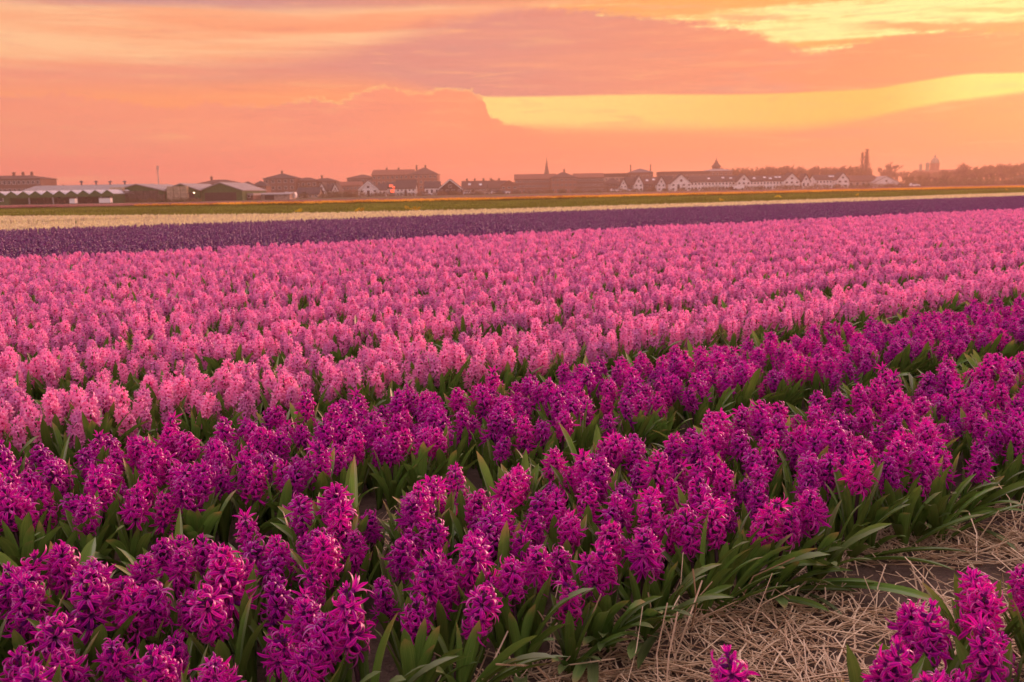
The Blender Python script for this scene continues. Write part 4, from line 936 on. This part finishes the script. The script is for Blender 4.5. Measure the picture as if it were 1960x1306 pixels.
row(1690, 1810, 18, [(1690, 323), (1750, 326), (1810, 324)], 560, 680, 'bare tree in the low wood below the dome', 'wood below the dome')
row(1730, 1960, 22, [(1730, 335), (1800, 333), (1880, 330), (1960, 330)], 420, 470, 'budding low tree at the edge of the far field by the wood', 'trees at the field edge', 1.15)
row(80, 130, 4, [(80, 351), (130, 352)], 340, 360, 'small bare tree beside the long brick apartment block', 'trees by the apartment block', 1.3)
row(255, 295, 3, [(255, 349), (295, 350)], 330, 350, 'small bare tree showing above the long grey shed roof', 'trees above the shed', 1.3)
row(935, 985, 4, [(935, 340), (985, 343)], 430, 450, 'bare tree rising behind the brown terraces', 'trees behind the terraces', 1.2)
row(575, 602, 4, [(575, 352), (602, 353)], 330, 340, 'bushy bare tree beside the low brown cottage', 'trees by the cottage', 1.3)
tree(1657, 283, 560, POP[0], 'tall thick poplar towering over the wood', 'poplars', 'poplar', 2.0); tree(1649, 289, 562, POP[1], 'slimmer poplar pressed against the tall thick one', 'poplars', 'poplar', 1.4)
tree(1700, 307, 580, TV[1], 'round bare tree standing apart next to the poplars', None, width=1.3)
tree(1845, 309, 570, TV[0], 'dark tree sticking up beyond the domed church', None, width=1.2)
# shrubs and hedges along the houses
def shrub_mesh(seed, mat):
    r = random.Random(seed); mb = MB()
    for _ in range(520):
        a, b_ = r.uniform(0, 6.28), math.acos(r.uniform(-.2, 1)); q = r.uniform(.55, 1.0) * (1 + .18 * math.sin(3 * a + seed)); c = Vector((math.cos(a) * math.sin(b_) * q, math.sin(a) * math.sin(b_) * q, max(0, math.cos(b_)) * q)); t1 = Vector((r.gauss(0, 1), r.gauss(0, 1), r.gauss(0, 1))).normalized(); t2 = t1.orthogonal(); s_ = r.uniform(.06, .13)
        mb.add([c, c + t1 * s_, c + t1 * s_ * .5 + t2 * s_], [(0, 1, 2)])
    return mb.mesh('foliage', M[mat])
SH = [shrub_mesh(i, 'bush' if i % 2 else 'bud') for i in range(4)]
st_ = MB(); [st_.tube([(0, 0, -.05), (.3 * math.cos(a), .3 * math.sin(a), .6)], [.05, .02], 4) for a in (0, 1.6, 3.1, 4.7)]; STM = st_.mesh('stem', M['bark'])
def shrubs(x0, x1, n, Y0, Y1, h0, h1, label, group):
    for i in range(n):
        px = x0 + (x1 - x0) * (i + rt.uniform(.1, .9)) / n; Y = rt.uniform(Y0, Y1); h = rt.uniform(h0, h1); e = empty('shrub', (at(px, 350, Y).x, Y, 0), rt.uniform(0, 6)); e.scale = (h * rt.uniform(.8, 1.3), h * .9, h); tag(e, label, 'shrub', group); link('foliage', SH[rt.randrange(4)], e); link('stem', STM, e)
shrubs(568, 690, 16, 292, 330, 1.2, 2.6, 'brown garden shrub before the cottage and narrow white gables', 'garden shrubs by the cottage')
shrubs(690, 960, 26, 325, 340, .9, 2.0, 'garden shrub along the white houses and brown terraces', 'garden shrubs along the white houses')
shrubs(985, 1330, 30, 345, 365, .9, 1.9, 'low brown shrub along the school and white gables', 'shrubs along the school')
shrubs(1330, 1740, 36, 352, 372, 1.2, 2.3, 'low dark hedge shrub in front of the white terraces', 'hedge shrubs by the terraces')
shrubs(1730, 1980, 34, 390, 425, 2.0, 4.2, 'olive shrub at the foot of the far wood', 'shrubs below the wood')
shrubs(236, 385, 18, 212, 216, .7, 1.1, 'low dark shrub in front of the crate stacks', 'shrubs before the crates')
# stray daffodils in the green strip
M['daffodil'] = petal_mat('daffodil', (0.90, 0.70, 0.08), (0.85, 0.6, 0.05), (0.8, 0.5, 0.05), .3, .02)
dm_ = MB(); dl_ = MB(); rr = random.Random(9)
for _ in range(9):
    x, y, z = rr.uniform(-.3, .3), rr.uniform(-.2, .2), rr.uniform(.30, .52); c = MB(); c.lathe([(.01, 0), (.07, .02), (.10, .05), (.03, .05), (.03, .11)], 7); dm_.merge(c, Matrix.Translation((x, y, z)) @ Matrix.Rotation(rr.uniform(.8, 1.6), 4, 'X')); dl_.tube([(x, y, 0), (x, y, z)], [.012, .008], 3); dl_.merge(leaf_mb(.35, .03, .1, .3, seg=4), Matrix.Translation((x, y, 0)) @ Matrix.Rotation(rr.uniform(0, 6), 4, 'Z'))
DM, DL = dm_.mesh('blooms', M['daffodil']), dl_.mesh('stalks', M['crop'])
for px, py in ((571, 405), (683, 404), (690, 403), (780, 399), (790, 401), (798, 402), (1382, 384), (1486, 377), (1494, 378), (1640, 374), (1928, 364)):
    g_ = gnd(px, py, .25); e = empty('daffodil_clump', (g_.x, g_.y, 0), rt.uniform(0, 6)); e.scale = (.55, .55, .7); tag(e, 'yellow daffodil clump strayed into the olive green strip', 'flower', 'stray daffodils'); link('blooms', DM, e); link('stalks', DL, e)

# ------------------------------------------------------------------ evening haze
m, _ = newmat('haze'); vol = nd('ShaderNodeVolumePrincipled'); vol.inputs['Color'].default_value = (1.0, 0.64, 0.45, 1); vol.inputs['Density'].default_value = 0.00072; vol.inputs['Anisotropy'].default_value = 0.35
o = nd('ShaderNodeOutputMaterial'); N.tree.links.new(vol.outputs[0], o.inputs['Volume']);
mb = MB(); mb.box(-1450, 1450, -110, 1550, -1.2, 34.0); tag(mb.obj('haze', m), 'thin warm evening haze over the whole field', 'haze', kind='stuff')
